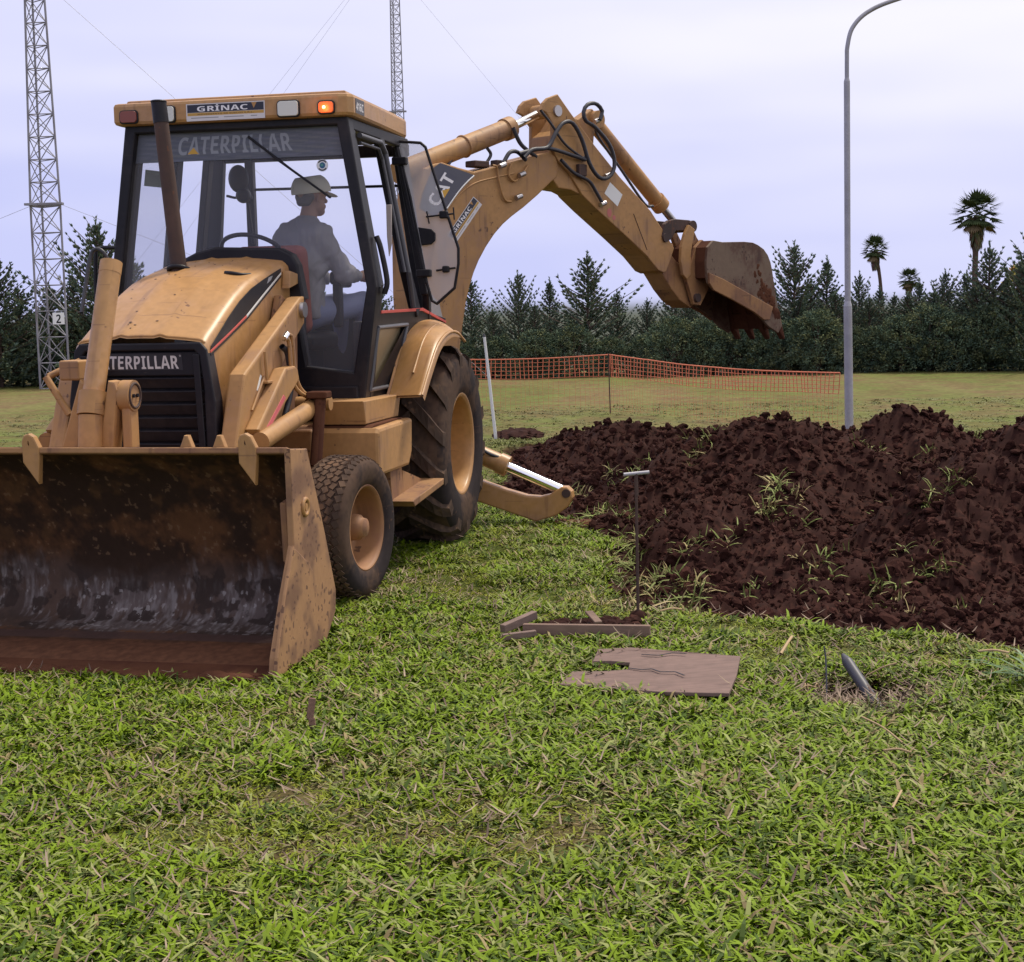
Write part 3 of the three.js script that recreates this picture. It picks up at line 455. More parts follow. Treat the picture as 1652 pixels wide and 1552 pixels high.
{
  const g = thing('pipe_stub', 'dark grey pipe end sticking out of a small hole in the lawn', 'pipe', [1.41, 0, -5.86]);
  const a = V(.02, -.04, .06), b = V(-.05, .095, -.20), pm = std({ color: new THREE.Color(.045, .045, .062), roughness: .5 });
  mesh('pipe', merge(rod(a, b, .023, .023, 20, true)), pm, g); mesh('pipe_end', merge(rod(b, b.clone().lerp(a, -.16), .023, .008, 20)), pm, g);
  const c = thing('cable_end', 'thin grey cable end standing in the hole left of the pipe', 'cable', [1.24, 0, -5.9]); mesh('cable', merge(tube([V(-.01, -.06, .05), V(0, .05, 0), V(.005, .14, -.04), V(0, .19, -.05)], .0035, 16, 8)), pm, c);
}
{
  const straw = std({ color: new THREE.Color(.40, .28, .16), roughness: .8 });
  const stick = (label, a, b, r, name = 'dry_stalk') => { const o = mesh(name, merge(tube([V(a[0], a[1], -a[2]), V((a[0] + b[0]) / 2 + .004, (a[1] + b[1]) / 2 + .008, -(a[2] + b[2]) / 2), V(b[0], b[1], -b[2])], r * .62, 10, 5)), straw); tag(o, label, 'stalk', null); };
  stick('long straight pale stalk lying on the grass below the pipe hole', [1.265, .05, 5.4], [1.345, .03, 5.13], .006);
  stick('thick pale split stalk lying upper left of the pipe hole', [1.15, .05, 6.42], [1.235, .08, 6.62], .012);
  stick('pale stalk at the right edge above the dark weed', [2.0, .05, 6.4], [2.12, .05, 6.36], .009);
  stick('short pale stalk right of the long straight one', [1.24, .05, 4.98], [1.33, .045, 4.97], .007);
  stick('pale stalk lying in front of the soil beyond the flat board', [.72, .06, 7.35], [.83, .06, 7.38], .008);
  stick('pale bent stalk standing up beside the pipe', [1.47, .02, 6.15], [1.56, .09, 6.05], .006);
  stick('pale stalk lying low in the grass at bottom right', [1.19, .05, 4.55], [1.13, .04, 4.42], .007);
  const hr = rng(61), dz = []; for (let i = 0; i < 150; i++) { const a = hr() * 6.283, q = .26 * Math.sqrt(hr()), g = new THREE.IcosahedronGeometry(.010 + .022 * hr() * hr(), 0); g.scale(1.3, .6, 1); g.rotateY(hr() * 6); const x = 1.42 + Math.cos(a) * q * 1.15, d = 5.99 + Math.sin(a) * q * .9; g.translate(x, groundY(x, d) + .008, -d); dz.push(g); }
  tag(mesh('hole_rubble', merge(dz), soilMat), 'dark crumbled earth in the small hole around the pipe end', 'earth', null, 'stuff');
  const tw = thing('twig_heap', 'tangle of dry twigs and roots around the pipe end in the lawn', 'twigs', [1.42, 0, -5.99]); for (let i = 0; i < 26; i++) { const a = hr() * 6.283, q = .10 + .16 * hr(), x = Math.cos(a) * q * 1.2, z = Math.sin(a) * q, y = groundY(1.42 + x, 5.99 - z) + .015 + .03 * hr(), t = hr() * 6.283, l = .04 + .07 * hr(); mesh('twig', merge(tube([V(x, y, z), V(x + Math.cos(t) * l * .5, y + .02 + .03 * hr(), z + Math.sin(t) * l * .5), V(x + Math.cos(t) * l, y + .01, z + Math.sin(t) * l)], .0022 + .0015 * hr(), 6, 5)), i % 3 ? straw : barkMat, tw); }
  const pg = thing('wooden_peg', 'short brown splintered peg standing in the grass before the loader bucket', 'peg', [-.765, 0, -5.5]); mesh('peg', merge(bar(V(.012, -.05, 0), V(0, .06, 0), .024, .012, V(1, 0, 0), .003), bar(V(-.006, .055, 0), V(.006, .135, 0), .026, .010, V(1, 0, 0), .003)), std({ map: woodTex([.20, .11, .085], 3), roughness: .85 }), pg);
  const wg = thing('weed_plant', 'dark green arching weed clump at the right edge of the lawn', 'plant', [2.12, .0, -5.95]); mesh('leaves', clump(44, 46, .26, .016, .06), std({ color: new THREE.Color(.05, .12, .02), roughness: .45 }), wg);
}
// ---------- the digger ----------
const bk = thing('backhoe_loader', 'muddy yellow backhoe loader with its digging arm raised and loader bucket on the grass', 'backhoe loader', [-1.7712, 0, -8.3574], -.2104);
const add = (name, geo, mat, parent = bk) => mesh(name, geo, mat, parent);
const vs = (w) => w > 1.7 ? .85 - (w - 1.7) * .15 : .85 - (1.7 - w) * .13; // half width of the cab at a height
function sidePrism(pts, t0, t1, bev = .004, sgn = 1, holes) { const g = extr(pts, t1 - t0, bev, holes); const p = g.attributes.position; for (let i = 0; i < p.count; i++) { const u = p.getX(i), w = p.getY(i), t = p.getZ(i) + t0; p.setXYZ(i, sgn * (vs(w) + t), w, -u); } g.computeVertexNormals(); return g; }
const S3 = (u, w, t = 0, sgn = 1) => P(u, sgn * (vs(w) + t), w);

// chassis
add('chassis', merge(boxm(-.5, 2.7, -.34, .34, .52, .92, .02), boxm(.3, 2.3, -.6, .6, .62, .9, .02), rod(P(2.1, -.6, .656), P(2.1, .6, .656), .16, .16, 16), boxm(2.55, 3.05, -.45, .45, .42, 1.15, .02)), M.muddy);
add('front_axle', merge(boxm(-.09, .09, -.72, .72, .32, .46, .02), boxm(-.14, .14, -.14, .14, .4, .62, .02)), M.muddy);
add('side_panel', merge(prismUW([[.48, .915], [1.14, .915], [1.2, 1.045], [.44, 1.05]], .58, .86, .006)), M.dusty);
{
  const f = add('fuel_tank', merge(prismUW([[.42, .66], [.46, .62], [1.05, .62], [1.12, .70], [1.14, .895], [1.12, .905], [.44, .895], [.42, .87]], .36, .95, .02)), M.dusty);
  add('tank_top_dirt', merge(prismUW([[.46, .897], [1.08, .904], [1.08, .912], [.5, .91]], .5, .90, .002)), M.mud, f);
}
{
  const s = add('step', merge(prismUW([[.72, .44], [.76, .405], [1.44, .455], [1.45, .495], [.75, .45]], .86, 1.06, .006), prismUW([[.72, .42], [.98, .44], [.94, .64], [.70, .66]], .86, .93, .005)), M.muddy);
  add('gusset', merge(prismUW([[.96, .455], [1.42, .49], [.96, .60]], .905, .93, .003)), M.muddy, s);
}
// hood
{
  const E = [[-.585, 1.41], [-.565, 1.432], [-.45, 1.493], [-.30, 1.575], [-.14, 1.655], [.03, 1.722], [.2, 1.768], [.36, 1.802], [.5, 1.832], [.64, 1.852]];
  const section = (we, front) => { const hw = .368, r = []; r.push([-hw, .92], [-hw, we - .05], [-hw + .004, we - .022], [-hw + .02, we - .004]); for (let i = -9; i <= 9; i++) { const v = i / 9 * (hw - .04); r.push([v, we + .005 + .03 * (1 - (v / hw) ** 2) + .009 * (sm(.035, .0, Math.abs(Math.abs(v) - .105)))]); } r.push([hw - .02, we - .004], [hw - .004, we - .022], [hw, we - .05], [hw, .92]); return r; };
  const secs = []; for (let k = 0; k < E.length - 1; k++) for (let q = 0; q < 3; q++) { const t = q / 3; secs.push([lerp(E[k][0], E[k + 1][0], t), lerp(E[k][1], E[k + 1][1], t)]); } secs.push(E[E.length - 1]);
  const pos = [], idx = []; let n = 0; for (const [u, we] of secs) { const s = section(we); n = s.length; for (const [v, w] of s) pos.push(v, w, -u); }
  for (let k = 0; k < secs.length - 1; k++) for (let i = 0; i < n - 1; i++) { const a = k * n + i; idx.push(a, a + n, a + 1, a + 1, a + n, a + n + 1); }
  const g = new THREE.BufferGeometry(); g.setAttribute('position', new THREE.Float32BufferAttribute(pos, 3)); g.setIndex(idx); g.computeVertexNormals();
  const hood = add('hood', merge(g, tube(section(1.425).slice(3, -3).map(([v, w]) => P(-.572, v, w - .004)), .009, 40, 6)), M.yellow);
  for (const s of [1, -1]) {
    const up = [[-.545, 1.40], [-.44, 1.462], [-.30, 1.545], [-.14, 1.628], [.03, 1.695], [.2, 1.742], [.36, 1.782], [.5, 1.815]], lo = [[.5, 1.795], [.2, 1.665], [-.05, 1.555], [-.3, 1.466], [-.555, 1.38]];
    add('side_stripe', merge(prismUW([...up, ...lo], s > 0 ? .3685 : -.3715, s > 0 ? .3715 : -.3685, .001)), M.black, hood);
    const strip = (a, b, o, h) => { const L = []; for (const [u, w] of [[-.555, 1.38], [-.3, 1.466], [-.05, 1.555], [.2, 1.665], [.5, 1.795]]) if (u >= a && u <= b) L.push([u, w]); return prismUW([...L.map(([u, w]) => [u, w - o]), ...L.reverse().map(([u, w]) => [u, w - o - h])], s > 0 ? .3685 : -.3722, s > 0 ? .3722 : -.3685, .001); };
    add('red_trim', merge(strip(-.56, -.04, .003, .012)), M.red, hood); add('pale_trim', merge(strip(-.06, .51, .003, .012)), M.white, hood); add('dark_trim', merge(strip(-.56, .51, .02, .01)), M.black, hood);
    add('badge', merge(prismUW([[.27, 1.725], [.33, 1.745], [.36, 1.77], [.30, 1.76]], s > 0 ? .3712 : -.3732, s > 0 ? .3732 : -.3712, .0005)), M.galv, hood);
  }
  add('hood_slot_shade', merge(tube([P(.16, .17, 1.789), P(.14, .22, 1.785), P(.15, .27, 1.776), P(.2, .305, 1.775)], .010, 16, 6)), M.black, hood);  // raised black tube painting the shade inside the slot opening
  add('rear_bracket', merge(prismUW([[.50, 1.70], [.66, 1.73], [.68, 1.78], [.52, 1.80]], .372, .42, .004)), M.yellow, hood);
  const r = rng(8), chips = []; for (let i = 0; i < 26; i++) { const k = Math.floor(r() * (E.length - 2)) + 1, t = r(), u = lerp(E[k][0], E[k + 1][0], t), we = lerp(E[k][1], E[k + 1][1], t), v = (r() - .5) * .6; const c = new THREE.CircleGeometry(.003 + .006 * r() * r(), 7); c.scale(1 + r(), 1, 1); c.rotateX(-1.15); c.translate(v, we + .0075 + .03 * (1 - (v / .368) ** 2) + .009 * sm(.035, 0, Math.abs(Math.abs(v) - .105)), -u); chips.push(c); }
  add('paint_chips', merge(chips), M.rust, hood).userData.kind = 'stuff';
}
// grille
{
  const g = add('grille', merge(prismVW([[-.365, 1.385], [-.335, 1.42], [.335, 1.42], [.365, 1.385], [.405, 1.12], [.405, .55], [-.405, .55], [-.405, 1.12]], -.60, -.50, .008, [[[-.322, 1.355], [-.345, 1.2], [-.345, .6], [.345, .6], [.345, 1.2], [.322, 1.355], [.30, 1.38], [-.30, 1.38]]]), boxm(-.53, -.5, -.36, .36, .55, 1.40, .004)), M.black);
  add('name_panel', merge(prismVW([[-.305, 1.375], [.305, 1.375], [.335, 1.252], [-.335, 1.252]], -.58, -.53, .006)), M.black, g);
  for (let k = 0; k < 9; k++) { const s = bar(P(-.56, -.335, 1.215 - k * .068), P(-.56, .335, 1.215 - k * .068), .058, .016, V(0, .9, .35), .004); add('slat', merge(s), M.black, g); }
  for (const s of [-1, 1]) add('corner_trim', merge(bar(P(-.602, s * .31, 1.36), P(-.602, s * .335, .62), .035, .012, V(1, 0, 0), .005)), M.black, g);
  const t = print(1024, 192, (c, w, h) => { c.fillStyle = '#24222b'; c.fillRect(0, 0, w, h); c.fillStyle = '#c9c4c6'; fit(c, 'CATERPILLAR', w / 2 - 12, h / 2, 960, 150); c.font = '30px sans-serif'; c.fillText('\u00AE', 993, 42); });
  add('name_lettering', quad(P(-.5812, -.285, 1.281), P(-.5812, .228, 1.281), P(-.5812, .222, 1.367), P(-.5812, -.28, 1.367)), t, g);
}
// exhaust
{
  const a = P(.3, -.163, 1.78), b = P(.3, -.245, 2.755), e = add('exhaust_stack', merge(rod(a, a.clone().lerp(b, .9), .046, .041, 24)), M.rust);
  add('stack_cap', merge(rod(a.clone().lerp(b, .88), b, .044, .043, 24), new THREE.TorusGeometry(.038, .008, 8, 24).rotateX(Math.PI / 2).translate(b.x, b.y, b.z)), M.black, e);
  add('base_ring', merge(new THREE.TorusGeometry(.062, .013, 8, 28).rotateX(1.2).translate(-.163, 1.812, -.3)), M.black, e);
}
// cowl behind the hood
add('cowl', merge(prismVW([[-.44, 1.62], [-.40, 1.80], [-.31, 1.88], [-.20, 1.93], [-.09, 1.953], [.31, 1.938], [.385, 1.90], [.42, 1.84], [.455, 1.64], [.36, 1.62], [.33, 1.78], [-.33, 1.78], [-.36, 1.62]], .64, .74, .014)), M.black);
// ---------- cab ----------
{
  const outer = [[-.70, 2.70], [.70, 2.70], [.85, 1.70], [.755, 1.03], [-.755, 1.03], [-.85, 1.70]], hole = [[-.635, 2.645], [-.785, 1.70], [-.69, 1.2], [-.40, 1.24], [-.34, 1.62], [.34, 1.62], [.40, 1.24], [.69, 1.2], [.785, 1.70], [.635, 2.645]];
  add('windscreen_frame', merge(prismVW(outer, .80, .90, .01, [hole]), prismVW([[-.72, 1.0], [.72, 1.0], [.72, 1.12], [-.72, 1.12]], .78, .86, .01)), M.black);
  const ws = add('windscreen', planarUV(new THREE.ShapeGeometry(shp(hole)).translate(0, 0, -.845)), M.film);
  const visor = print(1024, 192, (c, w, h) => { c.fillStyle = '#565a68'; c.fillRect(0, 0, w, h); for (let i = 0; i < 400; i++) { c.fillStyle = `rgba(${110 + (i * 37) % 60},${112 + (i * 37) % 60},${125 + (i * 37) % 50},.10)`; c.fillRect((i * 173) % w, (i * 59) % h, 40 + (i * 31) % 90, 3 + i % 9); } c.fillStyle = '#8b8f9b'; fit(c, 'CATERPILLAR', w * .487, h * .45, w * .56, h * .60); c.fillStyle = '#c79a3c'; c.beginPath(); c.moveTo(w * .262, h * .76); c.lineTo(w * .29, h * .54); c.lineTo(w * .318, h * .76); c.fill(); });
  add('sun_strip', quad(P(.84, -.66, 2.475), P(.84, .66, 2.475), P(.84, .63, 2.648), P(.84, -.63, 2.648)), visor, ws);
  const stick = print(128, 128, (c, w, h) => { c.fillStyle = '#aeb4c6'; c.fillRect(0, 0, w, h); c.fillStyle = '#d9dbe4'; c.beginPath(); c.arc(64, 64, 60, 0, 7); c.fill(); c.strokeStyle = '#2a2c3a'; c.lineWidth = 14; c.beginPath(); c.arc(64, 64, 50, 3.7, 5.7); c.stroke(); c.beginPath(); c.arc(64, 64, 50, .6, 2.5); c.stroke(); c.fillStyle = '#2e5f86'; c.beginPath(); c.arc(64, 64, 32, 0, 7); c.fill(); c.fillStyle = '#4f8f86'; c.fillRect(46, 50, 26, 20); });
  { const g = new THREE.CircleGeometry(.036, 28).translate(.525, 2.42, -.841); add('round_sticker', g, stick, ws); }
  add('wiper', merge(rod(P(.835, .071, 2.604), P(.835, .35, 2.39), .008, .007, 8), bar(P(.832, .22, 2.485), P(.832, .572, 2.230), .026, .012, V(0, 0, 1), .003)), M.black);
  // left doorway and lower door
  add('door_sill', merge(sidePrism([[.82, 1.02], [1.34, 1.03], [1.68, 1.44], [2.55, 1.46], [2.56, 1.50], [1.9, 1.56], [.88, 1.55], [.80, 1.35]], -.06, -.012, .004, 1, [[[.93, 1.45], [1.54, 1.46], [1.41, 1.10], [.88, 1.10]]])), M.black);
  add('door_sill', merge(sidePrism([[.82, 1.02], [1.34, 1.03], [1.68, 1.44], [2.5, 1.46], [2.5, 1.52], [.88, 1.55], [.80, 1.35]], -.06, -.012, .004, -1)), M.black);
  const dp = add('lower_door_pane', merge(sidePrism([[.93, 1.45], [1.54, 1.46], [1.41, 1.10], [.88, 1.10]], -.05, -.04, .002)), std({ color: new THREE.Color(.30, .235, .15), roughness: .25 }));
  add('pane_frame', merge(pathTube([[.93, 1.46], [1.56, 1.47], [1.42, 1.09], [.89, 1.09], [.93, 1.46]].map(([u, w]) => S3(u, w, -.008)), .013, 8)), std({ color: new THREE.Color(.10, .10, .12), roughness: .35 }), dp);
  add('door_hinge', merge(rod(S3(1.36, 1.07, .0), S3(1.36, 1.14, .0), .02, .02, 10)), M.steel, dp);
  add('red_stripe', merge(sidePrism([[.96, 1.545], [1.9, 1.555], [2.55, 1.465], [2.55, 1.48], [1.9, 1.574], [.96, 1.562]], -.012, -.004, .001)), M.red);
  for (const s of [1, -1]) {
    add('front_pillar', merge(bar(S3(.93, 2.68, -.04, s), S3(.94, 1.70, -.03, s), .05, .07, V(s, 0, 0), .01), bar(S3(.94, 1.72, -.03, s), S3(.93, 1.04, -.03, s), .05, .07, V(s, 0, 0), .01)), M.black);
    add('middle_pillar', merge(bar(S3(1.50, 2.68, -.035, s), S3(1.56, 1.80, -.025, s), .05, .10, V(s, 0, 0), .01), bar(S3(1.555, 1.86, -.025, s), S3(1.80, 1.54, -.025, s), .05, .10, V(s, 0, 0), .01)), M.black);
    add('rear_pillar', merge(bar(S3(1.98, 2.70, -.04, s), S3(2.02, 1.66, -.03, s), .05, .08, V(s, 0, 0), .01), bar(S3(2.02, 1.70, -.03, s), S3(2.12, 1.50, -.03, s), .05, .07, V(s, 0, 0), .01)), M.black);
    add('roof_rail', merge(bar(S3(.85, 2.66, -.03, s), S3(2.1, 2.66, -.03, s), .05, .07, V(s, 0, 0), .01)), M.black);
    add('side_wall', merge(boxm(.9, 2.3, s > 0 ? .66 : -.72, s > 0 ? .72 : -.66, 1.02, 1.50, .01)), M.black);
  }
  add('door_frame', merge(pathTube([S3(.97, 2.60, .004), S3(1.40, 2.60, .004), S3(1.47, 2.54, .004), S3(1.52, 1.80, .008), S3(1.62, 1.58, .006)], .017, 8), pathTube([S3(1.0, 2.56, -.01), S3(1.39, 2.56, -.01), S3(1.43, 2.50, -.01), S3(1.48, 1.8, -.005)], .010, 8)), std({ color: new THREE.Color(.075, .073, .09), roughness: .4 }));
  add('grab_rail', merge(tube([S3(.905, 2.0, .02), S3(.90, 1.93, .035), S3(.90, 1.74, .04), S3(.90, 1.66, .02)], .017, 16, 8)), M.black);
  add('rear_quarter_glass', merge(sidePrism([[2.05, 1.70], [2.40, 1.60], [2.57, 1.47], [2.05, 1.56]], -.03, -.027, 0)), std({ color: new THREE.Color(.45, .44, .50), roughness: .15, transparent: true, opacity: .75 }));
  // right side glass
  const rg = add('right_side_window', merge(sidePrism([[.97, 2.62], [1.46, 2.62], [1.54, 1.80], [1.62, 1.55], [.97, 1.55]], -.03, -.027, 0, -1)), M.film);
  add('green_patch', quad(S3(1.06, 2.36, -.034, -1), S3(1.40, 2.37, -.034, -1), S3(1.40, 2.47, -.034, -1), S3(1.06, 2.46, -.034, -1)), std({ color: new THREE.Color(.27, .42, .36), roughness: .5 }), rg);  // flat pale green rectangle on the right pane
  // swung-open left rear window
  const film = std({ color: new THREE.Color(.78, .76, .84), roughness: .12, transparent: true, opacity: .5 });  // pale colour paints in the sky reflection along with a dust veil
  const wo = [[.675, 2.66], [.84, 2.643], [.872, 2.615], [.925, 2.443], [1.078, 1.958], [1.076, 1.858], [1.046, 1.70], [.925, 1.60], [.89, 1.62], [.86, 1.73], [.76, 2.3]];
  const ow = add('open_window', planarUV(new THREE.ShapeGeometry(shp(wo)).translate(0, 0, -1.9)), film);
  add('window_frame', merge(pathTube([[.86, 1.73], [.76, 2.3], [.675, 2.66], [.84, 2.643], [.872, 2.615], [.925, 2.443], [1.078, 1.958], [1.076, 1.858], [1.046, 1.70], [.925, 1.60], [.89, 1.62], [.86, 1.73]].map(([v, w]) => P(1.9, v, w)), .0095, 8)), M.black, ow);
  add('window_stile', merge(bar(P(1.9, .668, 2.66), P(1.9, .855, 1.73), .022, .03, V(1, 0, 0), .006)), M.black, ow);
  add('handle_pad', merge(prismVW([[.815, 2.10], [.905, 2.085], [.93, 2.06], [.93, 2.01], [.90, 1.985], [.835, 1.98]], 1.87, 1.89, .006)), M.black, ow);
  add('latch', merge(rod(P(1.88, .87, 2.165), P(1.88, 1.06, 2.18), .006, .006, 8), rod(P(1.88, .89, 2.12), P(1.88, .875, 2.20), .005, .005, 6), rod(P(1.88, 1.06, 2.14), P(1.88, 1.055, 2.22), .005, .005, 6), boxm(1.865, 1.895, .96, 1.02, 2.15, 2.20, .01)), M.black, ow);
  add('latch', merge(rod(P(1.88, .93, 1.815), P(1.88, 1.06, 1.83), .007, .007, 8), boxm(1.865, 1.895, .97, 1.02, 1.80, 1.845, .012)), M.black, ow);
  for (const [v, w] of [[.70, 2.53], [.845, 1.80]]) add('hinge', merge(boxm(1.86, 1.91, v - .05, v + .05, w - .025, w + .025, .01)), M.black, ow);
  // rear wall of the cab
  const rw = [[-.68, 2.66, -.80, 1.5, .12], [-.445, 2.64, -.46, 1.5, .06], [.62, 2.66, .76, 1.5, .09]];
  for (const [v0, w0, v1, w1, t] of rw) add('rear_post', merge(bar(P(2.15, v0, w0), P(2.2, v1, w1), t, .06, V(1, 0, 0), .01)), M.black);
  add('rear_rail', merge(bar(P(2.17, -.45, 2.405), P(2.17, .66, 2.395), .018, .02, V(0, 1, 0), .004)), M.black);
  add('rear_rail', merge(bar(P(2.17, -.68, 2.63), P(2.17, .68, 2.63), .08, .06, V(0, 1, 0), .01)), M.black);
  add('rear_wall', merge(boxm(2.1, 2.22, -.75, .75, 1.03, 1.52, .01)), M.black);
  add('gas_strut', merge(rod(P(2.05, -.46, 2.42), P(2.05, -.43, 2.3), .007, .007, 8), rod(P(2.05, -.43, 2.3), P(2.0, -.38, 2.03), .012, .012, 8), tube([P(2.05, -.58, 2.36), P(2.05, -.5, 2.35), P(2.05, -.47, 2.44), P(2.05, -.42, 2.38), P(2.05, -.40, 2.33)], .010, 16, 6)), M.black);
  add('hanging_cloth', merge(prismVW([[.735, 2.22], [.77, 2.22], [.765, 1.98], [.745, 1.9], [.735, 2.02]], 1.42, 1.44, .005)), std({ color: new THREE.Color(.42, .36, .35), roughness: .9 }));
  add('interior_lamp', merge(new THREE.SphereGeometry(.07, 16, 10).scale(1, 1.3, .6).translate(-.35, 2.44, -1.7), new THREE.SphereGeometry(.05, 16, 10).translate(-.32, 2.33, -1.7)), M.black);
  add('floor', merge(boxm(.88, 2.2, -.72, .72, .98, 1.04, .01)), M.mud);
  add('dashboard', merge(boxm(.9, 1.12, -.3, .3, 1.05, 1.80, .03)), M.black);
  const sw = add('steering_wheel', merge(new THREE.TorusGeometry(.19, .014, 8, 40).rotateX(1.05).translate(-.06, 1.945, -1.16), rod(P(1.05, -.06, 1.70), P(1.16, -.06, 1.945), .03, .02, 10)), M.black);
  add('spoke', merge(rod(P(1.16, -.25, 1.945), P(1.16, .13, 1.945), .009, .009, 6)), M.black, sw);
  for (const [v, u] of [[-.1, 1.95], [.12, 1.95]]) add('control_lever', merge(rod(P(u, v, 1.3), P(u - .05, v, 1.78), .012, .009, 8), new THREE.SphereGeometry(.028, 12, 8).translate(v, 1.79, -(u - .05))), M.black);
  add('rear_console', merge(boxm(1.86, 2.12, -.35, .4, 1.04, 1.55, .03)), M.black);
  // roof
  const plan = [[-.74, .745], [.665, .745], [.715, .765], [.74, .81], [.73, 1.32], [.70, 2.06], [-.70, 2.06], [-.73, 1.32], [-.74, .81]];
  const roof = add('roof', merge(prismVU(plan, 2.69, 2.822, .022), prismVU([[-.69, .82], [.69, .82], [.66, 1.98], [-.66, 1.98]], 2.80, 2.845, .015)), M.yellow);
  add('roof_lining', merge(prismVU([[-.66, .86], [.66, .86], [.62, 2.0], [-.62, 2.0]], 2.655, 2.69, .004)), std({ color: new THREE.Color(.06, .058, .07), roughness: .9 }), roof);
  const lampBox = (v0, v1, w0, w1, u0 = .735, u1 = .75, rr = .022) => { const L = []; for (const [cx, cy, a0] of [[v1 - rr, w0 + rr, -1], [v1 - rr, w1 - rr, 0], [v0 + rr, w1 - rr, 1], [v0 + rr, w0 + rr, 2]]) for (let q = 0; q <= 4; q++) { const a = (a0 + q / 4) * Math.PI / 2; L.push([cx + rr * Math.cos(a), cy + rr * Math.sin(a)]); } return prismVW(L, u0, u1, .003); };
  const light = (name, v0, v1, w0, w1, mat) => { const b = add(name, merge(lampBox(v0 - .008, v1 + .008, w0 - .007, w1 + .007)), M.black, bk); add('lens', merge(lampBox(v0, v1, w0, w1, .726, .74, .018)), mat, b); return b; };
  light('turn_signal', -.695, -.59, 2.705, 2.772, std({ color: new THREE.Color(.22, .06, .045), roughness: .35 }));
  light('work_light', -.435, -.35, 2.70, 2.788, M.lens); light('work_light', .30, .425, 2.70, 2.785, M.lens);
  const ts = light('turn_signal', .55, .64, 2.708, 2.772, std({ color: new THREE.Color(.55, .12, .03), roughness: .3, emissive: new THREE.Color(1, .16, .03), emissiveIntensity: .35 }));
  add('bulb', new THREE.SphereGeometry(.010, 14, 10).translate(.588, 2.738, -.718), std({ color: 0xffffff, emissive: new THREE.Color(1, .45, .10), emissiveIntensity: 4 }), ts);
  const pl = new THREE.PointLight(new THREE.Color(1, .4, .1), .02, 2); pl.position.set(.588, 2.738, -.70); pl.castShadow = true; bk.add(pl); pl.name = 'signal_glow';
  const grin = (c, w, h, full) => { c.fillStyle = '#cfcad0'; c.fillRect(0, 0, w, h); c.fillStyle = '#25263a'; c.fillRect(14, 14, w - 28, h * .46); c.fillStyle = '#a97c4a'; c.beginPath(); c.moveTo(w * .83, 14); c.lineTo(w * .90, 14); c.lineTo(w * .86, h * .40); c.fill(); c.fillStyle = '#b98f45'; c.fillRect(14, h * .53, w - 28, h * .17); c.fillStyle = '#e4e2ea'; fit(c, 'GR\u0130NAC', w * .46, h * .29, w * .66, h * .30); c.fillStyle = '#5a4326'; fit(c, 'MOVIMIENTO DE SUELOS S.R.L.', w * .5, h * .615, w * .72, h * .075); c.fillStyle = '#8a868c'; c.fillRect(w * .06, h * .80, w * .35, h * .05); c.fillRect(w * .48, h * .80, w * .25, h * .05); c.fillRect(w * .82, h * .80, w * .08, h * .05); };
  M.grinac = print(1024, 256, grin);
  add('firm_sticker', quad(P(.7435, -.276, 2.697), P(.7435, .217, 2.697), P(.7435, .217, 2.797), P(.7435, -.276, 2.797)), M.grinac, roof);
  const mdl = print(128, 128, (c, w, h) => { c.fillStyle = '#4d4a52'; c.fillRect(0, 0, w, h); c.fillStyle = '#d5d2d6'; fit(c, '416C', 64, 64, 104, 70); });
  add('model_sticker', quad(P(.84, .7412, 2.715), P(1.02, .738, 2.715), P(1.02, .738, 2.80), P(.84, .7412, 2.80)), mdl, roof);
  // hand rail by the right front pillar
  add('hand_rail', merge(tube([P(.93, -.85, 1.98), P(.95, -.98, 1.98), P(.95, -1.01, 1.93), P(.95, -1.02, 1.6), P(.95, -.98, 1.5)], .012, 30, 8)), M.black);
}
// ---------- wheels ----------
const wheelMesh = (pts) => planarUV(new THREE.LatheGeometry(pts.map(q => new THREE.Vector2(q[0], q[1])), 72).rotateZ(-Math.PI / 2));
function wheel(u, v, w, turn, name = 'wheel') { const g = new THREE.Group(); g.name = name; g.position.set(v, w, -u); g.rotation.y = turn; bk.add(g); return g; }
const rearTyre = wheelMesh([[.335, -.19], [.345, -.225], [.40, -.245], [.50, -.247], [.575, -.235], [.608, -.205], [.62, -.12], [.624, 0], [.62, .12], [.608, .205], [.575, .235], [.50, .247], [.40, .245], [.345, .225], [.335, .19]]);
const rearRim = wheelMesh([[.338, .205], [.345, .218], [.345, .225], [.325, .222], [.315, .205], [.308, .15], [.305, .03], [.295, -.02], [.24, -.03], [.16, 0], [.12, .005], [.11, .05], [.07, .055], [.0, .055]]);
const rearRimBack = wheelMesh([[.338, -.205], [.345, -.225], [.325, -.222], [.305, -.1], [.295, -.06], [.15, -.05], [0, -.05]]);
function lugGeo(sgn) { // a bar tread lug that runs from the middle of the tread round the shoulder
  const N = 7, secs = []; for (let i = 0; i < N; i++) { const s = i / (N - 1), x = lerp(-.03, .243, Math.pow(s, .92)), ph = .42 * s + (s > .7 ? .05 * (s - .7) : 0), base = s < .7 ? .60 : lerp(.60, .52, (s - .7) / .3), top = s < .76 ? .662 : lerp(.662, .60, (s - .76) / .24), hb = .105 - .012 * s, ht = .076 - .008 * s; secs.push([[x, ph - hb, base], [x, ph - ht, top], [x, ph + ht, top], [x, ph + hb, base]].map(([a, b, r]) => V(sgn * a, r * Math.cos(b), r * Math.sin(b) * 1))); }
  const t = []; const q = (a, b, c, d) => t.push(a, b, c, a, c, d); for (let i = 0; i < N - 1; i++) for (let k = 0; k < 3; k++) q(secs[i][k], secs[i + 1][k], secs[i + 1][k + 1], secs[i][k + 1]); q(...secs[0]); const e = secs[N - 1]; q(e[3], e[2], e[1], e[0]);
  const g = new THREE.BufferGeometry(); g.setAttribute('position', new THREE.Float32BufferAttribute(t.flatMap(p => p.toArray()), 3)); g.computeVertexNormals(); return planarUV(g);
}
